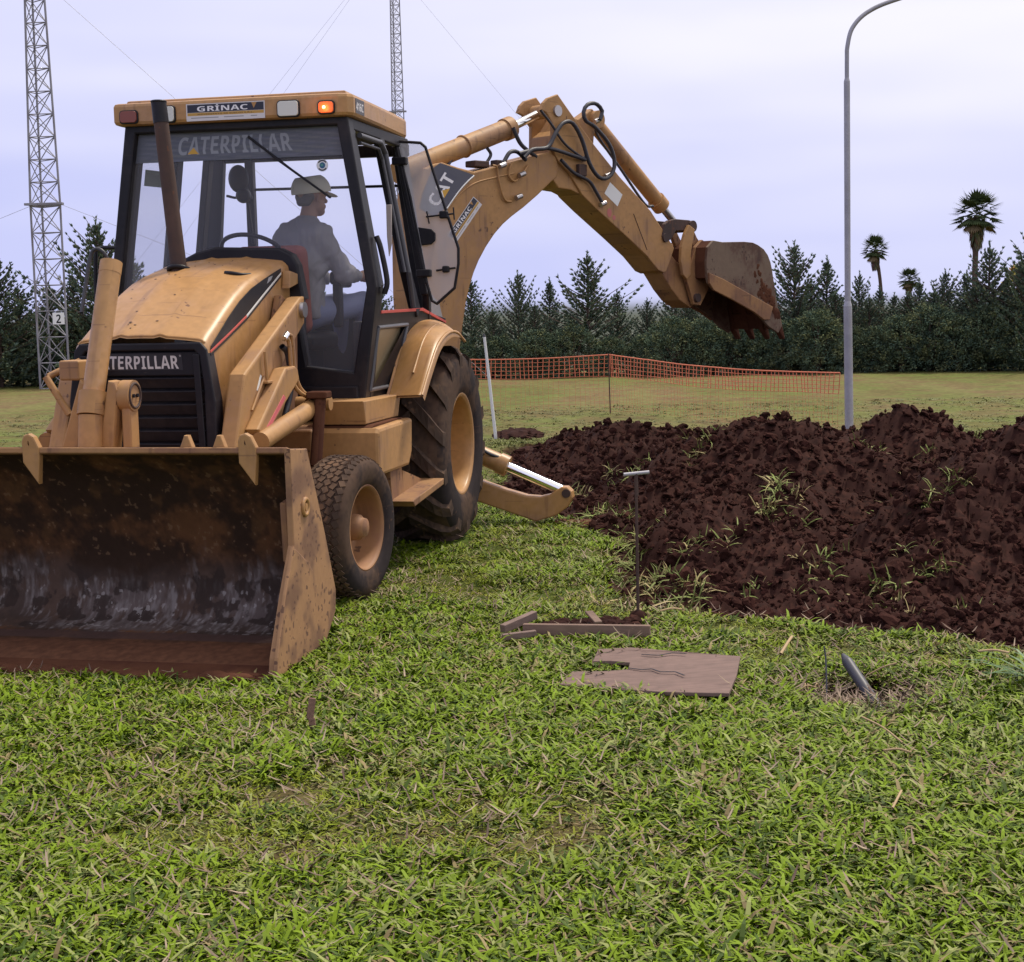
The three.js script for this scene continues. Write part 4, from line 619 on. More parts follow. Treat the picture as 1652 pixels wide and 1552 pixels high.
const lugs = [lugGeo(1), lugGeo(-1)];
for (const s of [1, -1]) {
  const g = wheel(2.1, s * .80, .656, s > 0 ? 0 : Math.PI, 'rear_wheel');
  mesh('tyre', rearTyre, M.rubber, g); mesh('rim', rearRim, M.yellow, g); mesh('rim_back', rearRimBack, M.muddy, g);
  for (let i = 0; i < 14; i++) for (const q of [0, 1]) { const l = mesh('lug', lugs[q], M.treadm, g); l.rotation.x = (i + q * .5) / 14 * Math.PI * 2 + .1; }
  const bolts = []; for (let i = 0; i < 8; i++) { const a = i / 8 * 6.283; bolts.push(rod(V(.0, .19 * Math.cos(a), .19 * Math.sin(a)), V(.03, .19 * Math.cos(a), .19 * Math.sin(a)), .014, .014, 6)); } mesh('bolts', merge(bolts), M.muddy, g);
}
const frontTyre = wheelMesh([[.232, -.10], [.238, -.122], [.27, -.135], [.32, -.14], [.355, -.132], [.376, -.108], [.386, -.06], [.388, 0], [.386, .06], [.376, .108], [.355, .132], [.32, .14], [.27, .135], [.238, .122], [.232, .10]]);
const frontRim = wheelMesh([[.232, .102], [.238, .118], [.226, .12], [.216, .10], [.212, .06], [.205, -.02], [.19, -.045], [.12, -.05], [.09, -.03], [.075, .02], [.07, .075], [.055, .085], [.05, .11], [.0, .112]]);
const tread = []; { const r = rng(6); for (let i = 0; i < 52; i++) for (let k = 0; k < 6; k++) { const x = (k - 2.5) * .040, a = (i + (k % 2) * .5) / 52 * 6.283, R = k === 0 || k === 5 ? .379 : .3885; const b = new THREE.BoxGeometry(.031, .011, .036); b.rotateY((k % 2 ? .5 : -.5)); b.rotateZ(k === 0 ? .45 : k === 5 ? -.45 : 0); b.translate(x, R, 0); b.rotateX(a); tread.push(b); } }
const treadGeo = merge(tread);
for (const s of [1, -1]) {
  const g = wheel(0, s * .885, .392, s > 0 ? -.105 : Math.PI - .105, 'front_wheel');
  mesh('tyre', frontTyre, M.rubber, g); mesh('tread', treadGeo, M.treadm, g).userData.kind = 'stuff'; mesh('rim', frontRim, M.rimdust, g);
  const bolts = []; for (let i = 0; i < 6; i++) { const a = i / 6 * 6.283 + .4; bolts.push(rod(V(-.05, .15 * Math.cos(a), .15 * Math.sin(a)), V(-.02, .15 * Math.cos(a), .15 * Math.sin(a)), .011, .011, 6)); } mesh('bolts', merge(bolts), M.dusty, g);
  mesh('tie_rod_end', merge(rod(V(-.03, -.10, .04), V(.02, -.10, .04), .016, .014, 8)), M.steel, g);
}
// rear mudguards, a band that narrows inwards as it rises over the tyre
for (const s of [1, -1]) {
  const inn = new THREE.CatmullRomCurve3([[1.158, 1.037], [1.338, 1.197], [1.539, 1.374], [1.769, 1.465], [2.113, 1.497], [2.4, 1.47]].map(q => V(q[0], q[1], .80))), out = new THREE.CatmullRomCurve3([[.971, 1.054], [1.189, 1.220], [1.394, 1.348], [1.668, 1.418], [1.881, 1.412], [2.081, 1.353]].map(q => V(q[0], q[1], 1.05)));
  const N = 36, K = 9, sheet = (lift, lip) => { const pos = [], idx = [], row = K + 1 + (lip ? 2 : 0); for (let i = 0; i <= N; i++) { const a = inn.getPoint(i / N), b = out.getPoint(i / N), e = .055 * (1 - sm(.75, 1, i / N)) + .012; for (let k = 0; k <= K; k++) { const t = k / K, p = a.clone().lerp(b, t), q = sm(0, .25, i / N); pos.push(s * p.z, p.y + lift + .022 * Math.sin(Math.PI * t) * q, -p.x); } if (lip) for (const f of [.4, 1]) pos.push(s * (1.062), b.y - e * f * .6, -(b.x + e * f * .8)); } for (let i = 0; i < N; i++) for (let k = 0; k < row - 1; k++) { const c = i * row + k; idx.push(c, c + 1, c + row + 1, c, c + row + 1, c + row); } const g = new THREE.BufferGeometry(); g.setAttribute('position', new THREE.Float32BufferAttribute(pos, 3)); g.setIndex(idx); g.computeVertexNormals(); return g; };
  const f = add('mudguard', merge(sheet(0, true), sheet(-.014, false), tube(out.getPoints(30).map(p => P(p.x + .012, s * 1.056, p.y - .006)), .012, 40, 6)), M.yellow);
  add('pressed_rib', merge(tube(inn.getPoints(30).slice(4, 24).map((p, i) => { const b = out.getPoint((i + 4) / 30), q = p.clone().lerp(b, .6); return P(q.x, s * q.z, q.y + .018); }), .009, 30, 6)), M.yellow, f);
  add('inner_panel', merge(prismUW([[1.15, 1.02], ...inn.getPoints(20).map(p => [p.x, p.y - .01]), [2.4, 1.0]], s > 0 ? .775 : -.80, s > 0 ? .80 : -.775, .004)), M.muddy, f);
}
// ---------- loader ----------
const armPts = [[.46, 1.652], [.40, 1.645], [-.44, 1.268], [-.476, 1.25], [-.492, 1.22], [-.62, .92], [-.86, .42], [-.78, .33], [-.66, .36], [-.44, .70], [-.341, .915], [-.244, .989], [-.094, 1.112], [.013, 1.241], [.22, 1.369], [.45, 1.50]];
for (const s of [1, -1]) {
  const o = (a, b) => s > 0 ? [a, b] : [-b, -a];
  const arm = add('lift_arm', merge(prismUW(armPts, ...o(.43, .522), .012)), M.dusty);
  add('link_bracket', merge(prismUW([[-.085, 1.264], [.06, 1.271], [.10, 1.25], [.122, 1.194], [-.364, .95], [-.48, .93], [-.52, .97]], ...o(.522, .60), .012)), M.dusty, arm);
  add('red_decal', merge(prismUW([[-.142, 1.125], [-.112, 1.106], [-.325, .985], [-.415, .968]], ...o(.5995, .602), .0005)), std({ color: new THREE.Color(.58, .12, .14), roughness: .5 }), arm);
  add('lift_cylinder', merge(rod(P(-.5, s * .60, .905), P(.24, s * .64, 1.04), .05, .05, 20), rod(P(.22, s * .64, 1.036), P(.32, s * .64, 1.055), .062, .062, 16), rod(P(.28, s * .52, 1.05), P(.28, s * .72, 1.05), .04, .04, 14)), M.dusty);
  add('loader_tower', merge(prismUW([[.02, .85], [.55, .85], [.6, 1.56], [.36, 1.66], [.22, 1.4], [.1, 1.2]], ...o(.375, .425), .008)), M.muddy);
  add('tower_post', merge(rod(P(.17, s * .70, 1.11), P(.05, s * .70, .72), .032, .034, 12), boxm(.12, .22, s * .7 - .07, s * .7 + .05, 1.085, 1.125, .01)), M.mud);
  add('hydraulic_pipe', merge(tube([P(.0, s * .56, 1.42), P(.05, s * .57, 1.40), P(.06, s * .58, 1.2), P(.12, s * .6, 1.12), P(.3, s * .64, 1.06)], .012, 30, 8)), M.dusty);
  add('hydraulic_pipe', merge(tube([P(.06, s * .56, 1.44), P(.10, s * .57, 1.42), P(.11, s * .58, 1.22), P(.17, s * .6, 1.12), P(.34, s * .64, 1.06)], .012, 30, 8)), M.dusty);
  add('hose', merge(tube([P(.02, s * .54, 1.38), P(.08, s * .55, 1.33), P(.08, s * .56, 1.15), P(.0, s * .55, 1.0)], .017, 24, 8)), M.hose);
  add('hose_fitting', merge(rod(P(.0, s * .56, 1.42), P(.05, s * .56, 1.445), .018, .018, 10)), M.chrome);
  add('arm_rail', merge(rod(P(-.42, s * .528, 1.06), P(-.23, s * .53, 1.23), .007, .007, 8), rod(P(-.22, s * .54, 1.20), P(-.24, s * .54, 1.36), .008, .008, 8), boxm(-.26, -.18, s > 0 ? .52 : -.56, s > 0 ? .56 : -.52, 1.19, 1.205, .004)), M.dusty, arm);
  add('pale_sticker', merge(prismUW([[-.33, 1.16], [-.31, 1.155], [-.25, 1.23], [-.27, 1.24]], ...o(.5215, .5235), .0005)), M.white, arm);
  add('pivot_pin', merge(rod(P(.40, s * .40, 1.575), P(.40, s * .545, 1.575), .045, .045, 18)), M.steel, arm);
}
add('cross_tube', merge(rod(P(-.66, -.45, .66), P(-.66, .45, .66), .07, .07, 18)), M.dusty);
{
  const a = P(-.86, 0, 1.825), b = P(-1.115, 0, 1.19);
  const c = add('tilt_cylinder', merge(rod(a, b, .053, .053, 28), rod(a.clone().lerp(b, .0), a.clone().lerp(b, .09), .0545, .0545, 28)), M.yellow);
  add('cylinder_foot', merge(rod(a.clone().lerp(b, .985), P(-1.145, 0, 1.09), .068, .068, 28), rod(P(-1.145, 0, 1.09), P(-1.19, 0, .85), .060, .056, 24)), M.dusty, c);
  add('hose', merge(tube([P(-.84, -.01, 1.80), P(-.86, -.04, 1.875), P(-.86, -.085, 1.89), P(-.87, -.11, 1.84), P(-.92, -.115, 1.70), P(-.98, -.11, 1.58)], .010, 40, 8)), M.hose, c);
  const lp = add('tilt_lever', merge(prismVW([[-.22, .80], [-.11, .80], [-.034, 1.20], [-.038, 1.245], [-.062, 1.262]], -1.13, -1.03, .01), prismVW([[.005, .80], [.09, .80], [.142, 1.21], [.128, 1.25], [.095, 1.256]], -1.15, -1.05, .01)), M.dusty);
  add('lever_arm', merge(boxm(-1.12, -1.03, .142, .19, .80, 1.19, .01), rod(P(-1.075, .135, 1.18), P(-1.075, .195, 1.18), .075, .075, 28)), M.dusty, lp);
  add('lever_pin', merge(rod(P(-1.075, .09, 1.18), P(-1.075, .142, 1.18), .068, .068, 24), new THREE.TorusGeometry(.058, .007, 6, 24).rotateY(Math.PI / 2).translate(.196, 1.18, 1.075)), M.rust, lp);
  for (const dz of [-.02, .02]) add('pin_bolt', merge(rod(P(-1.075 + dz, .19, 1.18), P(-1.075 + dz, .205, 1.18), .010, .010, 6)), M.black, lp);
  add('cross_beam_end', merge(boxm(-.86, -.72, -.315, -.205, 1.245, 1.345, .012), boxm(-.72, -.55, -.30, -.22, 1.27, 1.335, .008)), M.dusty);
  add('brace_strut', merge(rod(P(-.80, -.42, 1.262), P(-.80, -.30, 1.07), .018, .018, 10), rod(P(-.74, -.44, 1.26), P(-.62, -.32, 1.335), .018, .018, 10)), M.dusty);
}
// loader bucket
{
  const prof = new THREE.CatmullRomCurve3([[-1.49, .955], [-1.37, .925], [-1.21, .80], [-1.08, .60], [-.985, .37], [-.98, .20], [-1.06, .095], [-1.26, .060], [-1.56, .048], [-1.83, .008]].map(([u, w]) => V(u, w, 0)), false, 'catmullrom', .4).getSpacedPoints(60);
  const W = 1.105, mk = (off) => { const pos = [], uv = [], idx = []; prof.forEach((p, i) => { const a = prof[Math.max(0, i - 1)], b = prof[Math.min(60, i + 1)], t = b.clone().sub(a).normalize(), n = V(-t.y, t.x, 0); for (let k = 0; k <= 24; k++) { const v = -W + 2 * W * k / 24; pos.push(v, p.y + n.y * off, -(p.x + n.x * off)); uv.push(k / 24, 1 - i / 60); } }); for (let i = 0; i < 60; i++) for (let k = 0; k < 24; k++) { const a = i * 25 + k; idx.push(a, a + 1, a + 26, a, a + 26, a + 25); } const g = new THREE.BufferGeometry(); g.setAttribute('position', new THREE.Float32BufferAttribute(pos, 3)); g.setAttribute('uv', new THREE.Float32BufferAttribute(uv, 2)); g.setIndex(idx); g.computeVertexNormals(); return g; };
  const t = tex(1024, (x, y) => { // scoured steel low down, old paint and rust above, wet mud on the cutting edge
    const s = 1 - y, X = x * 2.2, n = fbm(X * 5, s * 9, 3, 5), f = fbm(X * 42, s * 60, 9, 3), st = fbm(X * 7, s * 60, 15, 3), dr = fbm(X * 26, s * 4, 21, 4);
    let c = mixc([.046, .026, .018], [.14, .064, .030], sm(.44, .74, n + .18 * (f - .5) + .12 * (X / 2.2 - .6)));
    c = mixc(c, [.16, .08, .035], sm(.60, .78, fbm(X * 9, s * 14, 27, 5)) * .55 * (1 - sm(.3, .5, s)));
    const band = sm(.41, .50, s + (n - .5) * .16) * (1 - sm(.66, .71, s + (f - .5) * .05)); // worn band with ragged outline
    const g2 = fbm(X * 60, s * 34, 41, 3), bl = fbm(X * 6, s * 11, 43, 5), bare = band * sm(.46, .60, bl * .6 + g2 * .25 + dr * .15); c = mixc(c, [.085, .060, .052], band * .8); c = mixc(c, mixc([.14, .11, .105], [.27, .24, .235], sm(.45, .8, g2 * .7 + dr * .3)), bare * .75); c = mixc(c, [.045, .031, .027], band * sm(.54, .62, fbm(X * 13, s * 20, 47, 5)) * .85); if (f > .72) c = mixc(c, [.38, .35, .34], band * bare * .5);
    const line = sm(.60, .7, fbm(X * 5, s * 120, 33, 2)) * (sm(.655, .665, s) * (1 - sm(.69, .70, s))); c = mixc(c, [.24, .21, .21], line * sm(.5, .62, g2) * .8);
    c = mixc(c, [.085, .05, .045], sm(.69, .70, s) * (1 - sm(.755, .765, s)) * .8);
    c = mixc(c, mixc([.085, .036, .022], [.135, .06, .034], f), sm(.745, .80, s + (n - .5) * .04)); if (f > .74 && s < .42) c = mixc(c, [.2, .12, .07], .5);
    return c.map(q => q * (.85 + .3 * f));
  }); t.wrapS = t.wrapT = THREE.ClampToEdgeWrapping; t.repeat.set(1, 1);
  const bt = add('loader_bucket', mk(0), matte({ map: t, roughness: .8, specularIntensity: .3 }));
  add('bucket_back', mk(.016), M.muddy, bt);
  add('top_lip', merge(bar(P(-1.48, -1.12, .951), P(-1.48, 1.12, .951), .05, .03, V(0, .25, 1), .008)), M.muddy, bt);
  const plateMat = std({ map: tex(512, (x, y) => { // dusty paint that earth has splashed and scraped, thickest low down where the zoom shows it caked
      const h = y * 1.6, n = fbm(x * 10, y * 10, 61, 5, 10), f = fbm(x * 70, y * 70, 62, 2, 70); let c = mixc([.34, .182, .088], [.25, .135, .078], sm(.35, .65, n)); c = mixc(c, [.16, .078, .046], sm(.38, .68, n + .22 * (f - .5) + (h < 1.2 ? .16 * (.45 - h) : -.2)) * .85); if (f > .70 + .1 * n) c = mixc(c, [.08, .035, .025], .8); return c.map(q => q * (.88 + .24 * f)); }, 1.6), roughness: .75 });
  const sp = [[-1.51, .965], [-1.29, .945], [-1.188, .743], [-1.079, .524], [-.95, .232], [-.962, .128], [-1.133, -.005], [-1.30, 0], [-1.50, .01], [-1.80, -.005], [-1.78, .083], [-1.636, .333], [-1.505, .531]];
  for (const s of [1, -1]) {
    const p = add('side_plate', merge(prismUW(sp, s > 0 ? 1.105 : -1.135, s > 0 ? 1.135 : -1.105, .006)), plateMat, bt);
    add('wear_plate', merge(prismUW([[-1.56, .535], [-1.385, .44], [-1.32, .386], [-1.27, .02], [-1.58, .0], [-1.83, -.015], [-1.80, .091], [-1.677, .341]], s > 0 ? 1.135 : -1.155, s > 0 ? 1.155 : -1.135, .006)), plateMat, bt);
    add('plate_bolt', merge(new THREE.TorusGeometry(.036, .011, 8, 24).rotateY(Math.PI / 2).translate(s * 1.138, .685, 1.35), rod(P(-1.35, s * 1.13, .685), P(-1.35, s * 1.145, .685), .018, .018, 12)), M.dusty, bt);
    add('inner_gusset', merge(prismUW([[-1.48, .72], [-1.33, .74], [-1.28, .5], [-1.34, .34], [-1.46, .45]], s > 0 ? 1.06 : -1.105, s > 0 ? 1.105 : -1.06, .015)), M.muddy, bt);
  }
  for (const v of [-1.06, -.125, .93]) add('hook', merge(prismVW([[v - .04, .90], [v - .042, 1.0], [v - .03, 1.026], [v - .005, 1.034], [v + .02, 1.02], [v + .045, .97], [v + .045, .92], [v + .035, .80]], -1.51, -1.47, .008, [[[v - .018, .985], [v - .016, 1.008], [v, 1.01], [v + .006, .985], [v - .004, .965]]])), M.dusty, bt);
  for (const v of [-.786, -.629, .629, .786]) add('stop_lug', merge(prismVW([[v - .035, .955], [v - .008, 1.022], [v + .010, 1.022], [v + .035, .955]], -1.48, -1.44, .006)), M.dusty, bt);
  add('cutting_edge', merge(prismUW([[-1.85, -.012], [-1.60, .02], [-1.60, .042], [-1.83, .012]], -1.13, 1.13, .003)), M.mud, bt);
  const r = rng(17), cl = []; for (let i = 0; i < 120; i++) { const g = new THREE.IcosahedronGeometry(.02 + .03 * r() * r(), 1); g.scale(1.8, .7, 1); g.translate(-1.1 + 2.2 * r(), .0 + .01 * r(), 1.80 + .06 * r()); cl.push(g); } add('caked_mud', merge(cl), M.mud, bt).userData.kind = 'stuff';
}
// ---------- stabilisers ----------
for (const s of [1, -1]) {
  const m = (pts) => s > 0 ? pts : pts.map(([v, w]) => [-v, w]).reverse();
  const a = add('stabiliser_leg', merge(prismVW(m([[.5, .40], [.75, .37], [.957, .312], [1.15, .245], [1.30, .203], [1.40, .196], [1.47, .212], [1.52, .243], [1.56, .268], [1.60, .268], [1.635, .235], [1.64, .19], [1.60, .12], [1.518, .058], [1.37, .012], [.954, .150], [.5, .25]]), 2.88, 2.99, .012)), M.yellow);
  add('end_pin', merge(rod(P(2.87, s * 1.595, .222), P(3.0, s * 1.595, .222), .032, .032, 18)), M.rust, a);
  const c = add('stabiliser_cylinder', merge(rod(P(2.935, s * .5, .69), P(2.935, s * 1.12, .425), .068, .068, 22), rod(P(2.935, s * 1.09, .438), P(2.935, s * 1.155, .41), .078, .078, 22)), M.yellow);
  add('piston_rod', merge(rod(P(2.935, s * 1.12, .425), P(2.935, s * 1.55, .242), .036, .036, 20)), M.chrome, c);
  add('hose', merge(tube([P(2.90, s * .7, .70), P(2.86, s * .9, .60), P(2.86, s * 1.02, .52), P(2.90, s * 1.1, .48)], .012, 20, 8)), M.hose, c);
  add('foot_pad', merge(prismUW([[2.75, -.08], [3.12, -.08], [3.12, -.04], [3.0, .02], [2.88, .02], [2.75, -.04]], s > 0 ? 1.5 : -1.82, s > 0 ? 1.82 : -1.5, .006)), M.mud, a);
}
// ---------- digging arm ----------
{
  const turn = Math.PI / 4 + .2104, B = (name, geo, mat, parent) => { const m = add(name, geo, mat, parent || bk); if (!parent) { m.position.set(0, 0, -3.1); m.rotation.y = turn; } return m; };
  const pts3 = (L, z) => L.map(([x, y]) => V(x, y, z));
  B('swing_post', merge(rod(V(0, .45, 0), V(0, 1.2, 0), .14, .14, 20), rbox(.8, .3, .3, .03).translate(.4, 1.0, 0)), M.dusty);
  const bp = [[.5, .85], [.48, 1.083], [.45, 1.655], [.455, 2.123], [.545, 2.52], [.60, 2.63], [.70, 2.672], [.778, 2.686], [.941, 2.656], [1.113, 2.632], [1.348, 2.687], [1.703, 2.769], [1.96, 2.83], [2.05, 2.80], [2.08, 2.72], [2.06, 2.63], [1.993, 2.593], [1.827, 2.476], [1.657, 2.370], [1.52, 2.295], [1.418, 2.230], [1.32, 2.15], [1.225, 2.050], [1.14, 1.94], [1.082, 1.844], [1.03, 1.73], [.987, 1.601], [.932, 1.360], [.876, 1.069], [.84, .85]];
  const boom = B('boom', merge(extr(bp, .26, .012).translate(0, 0, -.13)), M.dusty);
  const rib = new THREE.CatmullRomCurve3([[.62, 1.9], [.70, 2.15], [.86, 2.38], [1.08, 2.53], [1.35, 2.60], [1.55, 2.64]].map(q => V(q[0], q[1], .132))); B('boom_seam', merge(new THREE.TubeGeometry(rib, 40, .006, 6)), M.dusty, boom);
  B('name_decal', merge(extr([[.743, 2.68], [1.10, 2.605], [.965, 2.497], [.80, 2.345], [.66, 2.268], [.52, 2.33], [.56, 2.45], [.66, 2.63]], .003, 0).translate(0, 0, .1305)), std({ color: new THREE.Color(.075, .075, .11), roughness: .5 }), boom);
  const cat = print(512, 256, (c, w, h) => { c.fillStyle = '#4a4a5c'; c.fillRect(0, 0, w, h); c.fillStyle = '#e6e4ec'; fit(c, 'CAT', w / 2, h / 2, 480, 215); c.fillStyle = '#c99a3a'; c.beginPath(); c.moveTo(w * .35, h); c.lineTo(w * .5, h * .62); c.lineTo(w * .65, h); c.fill(); });
  B('boom_lettering', quad(V(.70, 2.325, .1345), V(.915, 2.58, .1345), V(.78, 2.63, .1345), V(.565, 2.375, .1345)), cat, boom);
  B('decal_edge', merge(tube([[1.10, 2.60], [1.02, 2.545], [.92, 2.46], [.80, 2.335]].map(q => V(q[0], q[1], .134)), .006, 20, 6)), M.white, boom);
  B('firm_sticker', quad(V(.892, 2.073, .1315), V(1.184, 2.379, .1315), V(1.091, 2.438, .1315), V(.802, 2.133, .1315)), M.grinac, boom);
  const sc = B('stick_cylinder', merge(rod(V(.415, 2.594, 0), V(1.65, 3.020, 0), .083, .080, 26), rod(V(1.58, 2.996, 0), V(1.655, 3.022, 0), .092, .092, 26), new THREE.TorusGeometry(.083, .010, 8, 28).rotateY(Math.PI / 2).rotateZ(.33).translate(1.12, 2.838, 0)), M.dusty);
  B('piston_rod', merge(rod(V(1.66, 3.024, 0), V(1.97, 3.15, 0), .036, .036, 20)), M.chrome, sc);
  B('rod_eye', merge(rod(V(2.01, 3.17, -.07), V(2.01, 3.17, .07), .06, .06, 18)), M.dusty, sc);
  const sp = [[1.870, 3.166], [1.90, 3.225], [1.954, 3.267], [2.074, 3.307], [2.229, 3.168], [2.527, 2.917], [2.844, 2.672], [3.259, 2.394], [3.587, 2.072], [3.53, 1.96], [3.469, 1.860], [3.434, 1.849], [3.36, 1.87], [3.193, 2.0], [2.918, 2.165], [2.548, 2.378], [2.361, 2.495], [2.196, 2.675], [2.08, 2.75], [2.0, 2.85], [2.004, 2.95], [2.008, 3.061], [1.936, 3.146]];
  const core = [[2.012, 2.97], [2.10, 3.02], [2.20, 3.13], [2.229, 3.158], ...sp.slice(5, 20), [2.004, 2.95]];
  const stick = B('dipper_stick', merge(extr(sp, .035, .008).translate(0, 0, .105), extr(sp.map(([x, y]) => [x < 2.02 && y > 3.1 ? x - .02 : x, y]), .035, .008).translate(0, 0, -.14), extr(core, .24, .006).translate(0, 0, -.12), extr([[1.98, 2.86], [2.01, 2.62], [2.09, 2.545], [2.24, 2.535], [2.36, 2.50], [2.2, 2.7]], .24, .01).translate(0, 0, -.12)), M.dusty);
  B('hinge_pin', merge(rod(V(2.06, 3.17, .13), V(2.06, 3.17, .158), .05, .045, 20)), M.steel, stick);
  B('paper_label', quad(V(2.638, 2.522, .1415), V(2.807, 2.417, .1415), V(2.874, 2.520, .1415), V(2.713, 2.619, .1415)), M.white, stick);
  B('red_mark', merge(new THREE.CircleGeometry(.03, 12).scale(1, 1.3, 1).translate(2.70, 2.36, .1412), new THREE.CircleGeometry(.022, 12).translate(2.76, 2.32, .1412)), std({ color: new THREE.Color(.45, .14, .13), roughness: .8 }), stick);
  B('scratch', merge(rod(V(3.02, 2.36, .141), V(3.2, 2.05, .141), .004, .004, 5)), M.rust, stick);
  B('stick_nose', merge(extr([[3.45, 2.06], [3.56, 2.03], [3.66, 1.95], [3.72, 1.93], [3.77, 1.80], [3.93, 1.70], [3.96, 1.58], [3.86, 1.53], [3.70, 1.60], [3.58, 1.70], [3.43, 1.86]], .22, .01).translate(0, 0, -.11)), M.muddy, stick);
  const bc = B('bucket_cylinder', merge(rod(V(2.664, 3.136, 0), V(3.569, 2.456, 0), .07, .068, 24), rod(V(3.50, 2.507, 0), V(3.58, 2.447, 0), .082, .082, 24), rod(V(2.64, 3.15, -.09), V(2.64, 3.15, .09), .075, .075, 20)), M.dusty);
  B('piston_rod', merge(rod(V(3.57, 2.455, 0), V(3.83, 2.262, 0), .034, .034, 18)), M.steel, bc);
  B('cylinder_mount', merge(extr([[2.2, 3.16], [2.42, 3.14], [2.60, 3.24], [2.72, 3.16], [2.62, 3.02], [2.6, 2.86], [2.45, 2.97]], .10, .01).translate(0, 0, -.05)), M.dusty, stick);
  const lk = B('bucket_linkage', merge(...[-1, 1].map(s => extr([[3.402, 2.17], [3.44, 2.28], [3.50, 2.315], [3.60, 2.33], [3.80, 2.325], [3.86, 2.29], [3.84, 2.235], [3.60, 2.225], [3.54, 2.15], [3.46, 2.12]], .04, .006).translate(0, 0, s * .13 - .02)), rod(V(3.83, 2.27, -.17), V(3.83, 2.27, .17), .052, .052, 20), rod(V(3.45, 2.16, -.16), V(3.45, 2.16, .16), .04, .04, 16)), M.rust);
  for (const s of [-1, 1]) B('link_bar', merge(extr([[3.683, 2.195], [3.747, 2.28], [3.83, 2.24], [3.795, 2.12], [3.765, 2.0], [3.765, 1.83], [3.71, 1.79], [3.655, 1.83], [3.625, 1.95], [3.635, 2.08]], .035, .006).translate(0, 0, s * .17 - .0175)), M.dusty, lk);
  for (const s of [-1, 1]) B('link_bar', merge(extr([[3.79, 2.29], [3.87, 2.28], [3.95, 2.17], [4.04, 2.09], [4.03, 2.0], [3.95, 2.02], [3.86, 2.14]], .035, .006).translate(0, 0, s * .10 - .0175)), M.muddy, lk);
  // digging bucket
  const op = [[3.853, 1.80], [3.845, 1.95], [3.862, 2.075], [3.947, 2.137], [4.086, 2.125], [4.421, 2.134], [4.56, 2.128], [4.637, 2.108], [4.73, 2.07], [4.797, 2.015], [4.84, 1.95], [4.867, 1.877], [4.919, 1.670], [4.970, 1.491], [5.035, 1.34]];
  const plate = [...op, [4.97, 1.27], [4.817, 1.334], [4.665, 1.437], [4.419, 1.546], [4.131, 1.629], [3.943, 1.693], [3.87, 1.75]];
  const inner = op.map(([x, y]) => [x - (x - 4.4) * .035 , y - (y - 1.6) * .05]).reverse();
  const bmat = std({ map: paintTex([.165, .112, .078], [.095, .046, .032], [.05, .024, .02], 1.2, .6, 21), roughness: .8 });
  const bu = B('digging_bucket', merge(extr([...op, ...inner], .56, .004).translate(0, 0, -.28)), M.mud);  // dark mud colour of the shell also stands in for its shaded inside
  for (const s of [-1, 1]) {
    B('side_cheek', merge(extr(plate, .028, .005).translate(0, 0, s * .292 - .014)), bmat, bu);
    B('edge_strip', merge(extr([[3.857, 1.845], [4.071, 1.788], [4.405, 1.673], [4.853, 1.522], [4.80, 1.40], [4.71, 1.40], [4.552, 1.475], [4.212, 1.595], [3.930, 1.683], [3.86, 1.75]], .024, .006).translate(0, 0, s * .316 - .012)), M.muddy, bu);
    B('hinge_ear', merge(extr([[3.72, 1.80], [3.86, 2.08], [3.96, 2.15], [4.05, 2.12], [4.05, 1.7], [3.93, 1.55], [3.83, 1.56]], .04, .006).translate(0, 0, s * .15 - .02)), M.muddy, bu);
    B('ear_pin', merge(rod(V(3.93, 2.05, s * .13), V(3.93, 2.05, s * .20), .05, .05, 16), rod(V(3.86, 1.62, s * .1), V(3.86, 1.62, s * .2), .04, .04, 16)), M.rust, bu);
  }
  for (const z of [-.265, -.09, .09, .265]) B('tooth', merge(extr([[4.93, 1.52], [5.0, 1.50], [5.055, 1.34], [5.10, 1.215], [5.085, 1.205], [4.99, 1.30]], .06, .01).translate(0, 0, z - .03)), M.mud, bu);
  B('tooth_bar', merge(rbox(.05, .16, .60, .01).rotateZ(.3).translate(5.0, 1.39, 0)), M.mud, bu);
  const rm = rng(23), cl = []; for (let i = 0; i < 90; i++) { const q = Math.pow(rm(), .45), g = new THREE.CircleGeometry(.012 + .03 * rm() * rm(), 7), p = g.attributes.position; for (let k = 1; k < p.count; k++) { const f = .5 + rm(); p.setXYZ(k, p.getX(k) * f, p.getY(k) * f * 1.4, 0); } p.setZ(0, .012); g.computeVertexNormals(); g.rotateZ(rm() * 6); g.translate(lerp(4.5, 4.98, q) + .05 * (rm() - .5), lerp(1.9, 1.42, q) + .4 * (rm() - .5) * (1 - q), .3065); cl.push(g); }
  B('caked_mud', merge(cl), M.mud, bu).userData.kind = 'stuff';
  // hoses and pipes
  const hose = (L, z, r, parent = boom, mat = M.hose, name = 'hose') => B(name, merge(tube(pts3(L, z), r, 60, 8)), mat, parent);
  hose([[1.556, 2.792], [1.736, 2.832], [1.920, 2.853], [2.219, 2.809], [2.350, 2.786]], .185, .017, boom);
  hose([[1.60, 2.76], [1.7, 2.83], [1.881, 2.86], [1.982, 2.982], [2.074, 3.068], [2.187, 3.076], [2.299, 2.951], [2.396, 2.752], [2.519, 2.645], [2.647, 2.661], [2.713, 2.769], [2.652, 2.922], [2.472, 3.060], [2.349, 3.108], [2.327, 3.182], [2.382, 3.243], [2.484, 3.256], [2.562, 3.200], [2.529, 3.126]], .195, .0175, stick);
  hose([[1.839, 3.155], [1.961, 3.055], [2.123, 2.905], [2.350, 2.796]], .165, .011, stick);
  hose([[1.562, 3.0], [1.630, 2.895], [1.707, 2.840], [1.822, 2.787]], .12, .017, boom);
  hose([[2.067, 2.771], [2.216, 2.677], [2.408, 2.614], [2.501, 2.525], [2.579, 2.434]], .17, .015, stick);
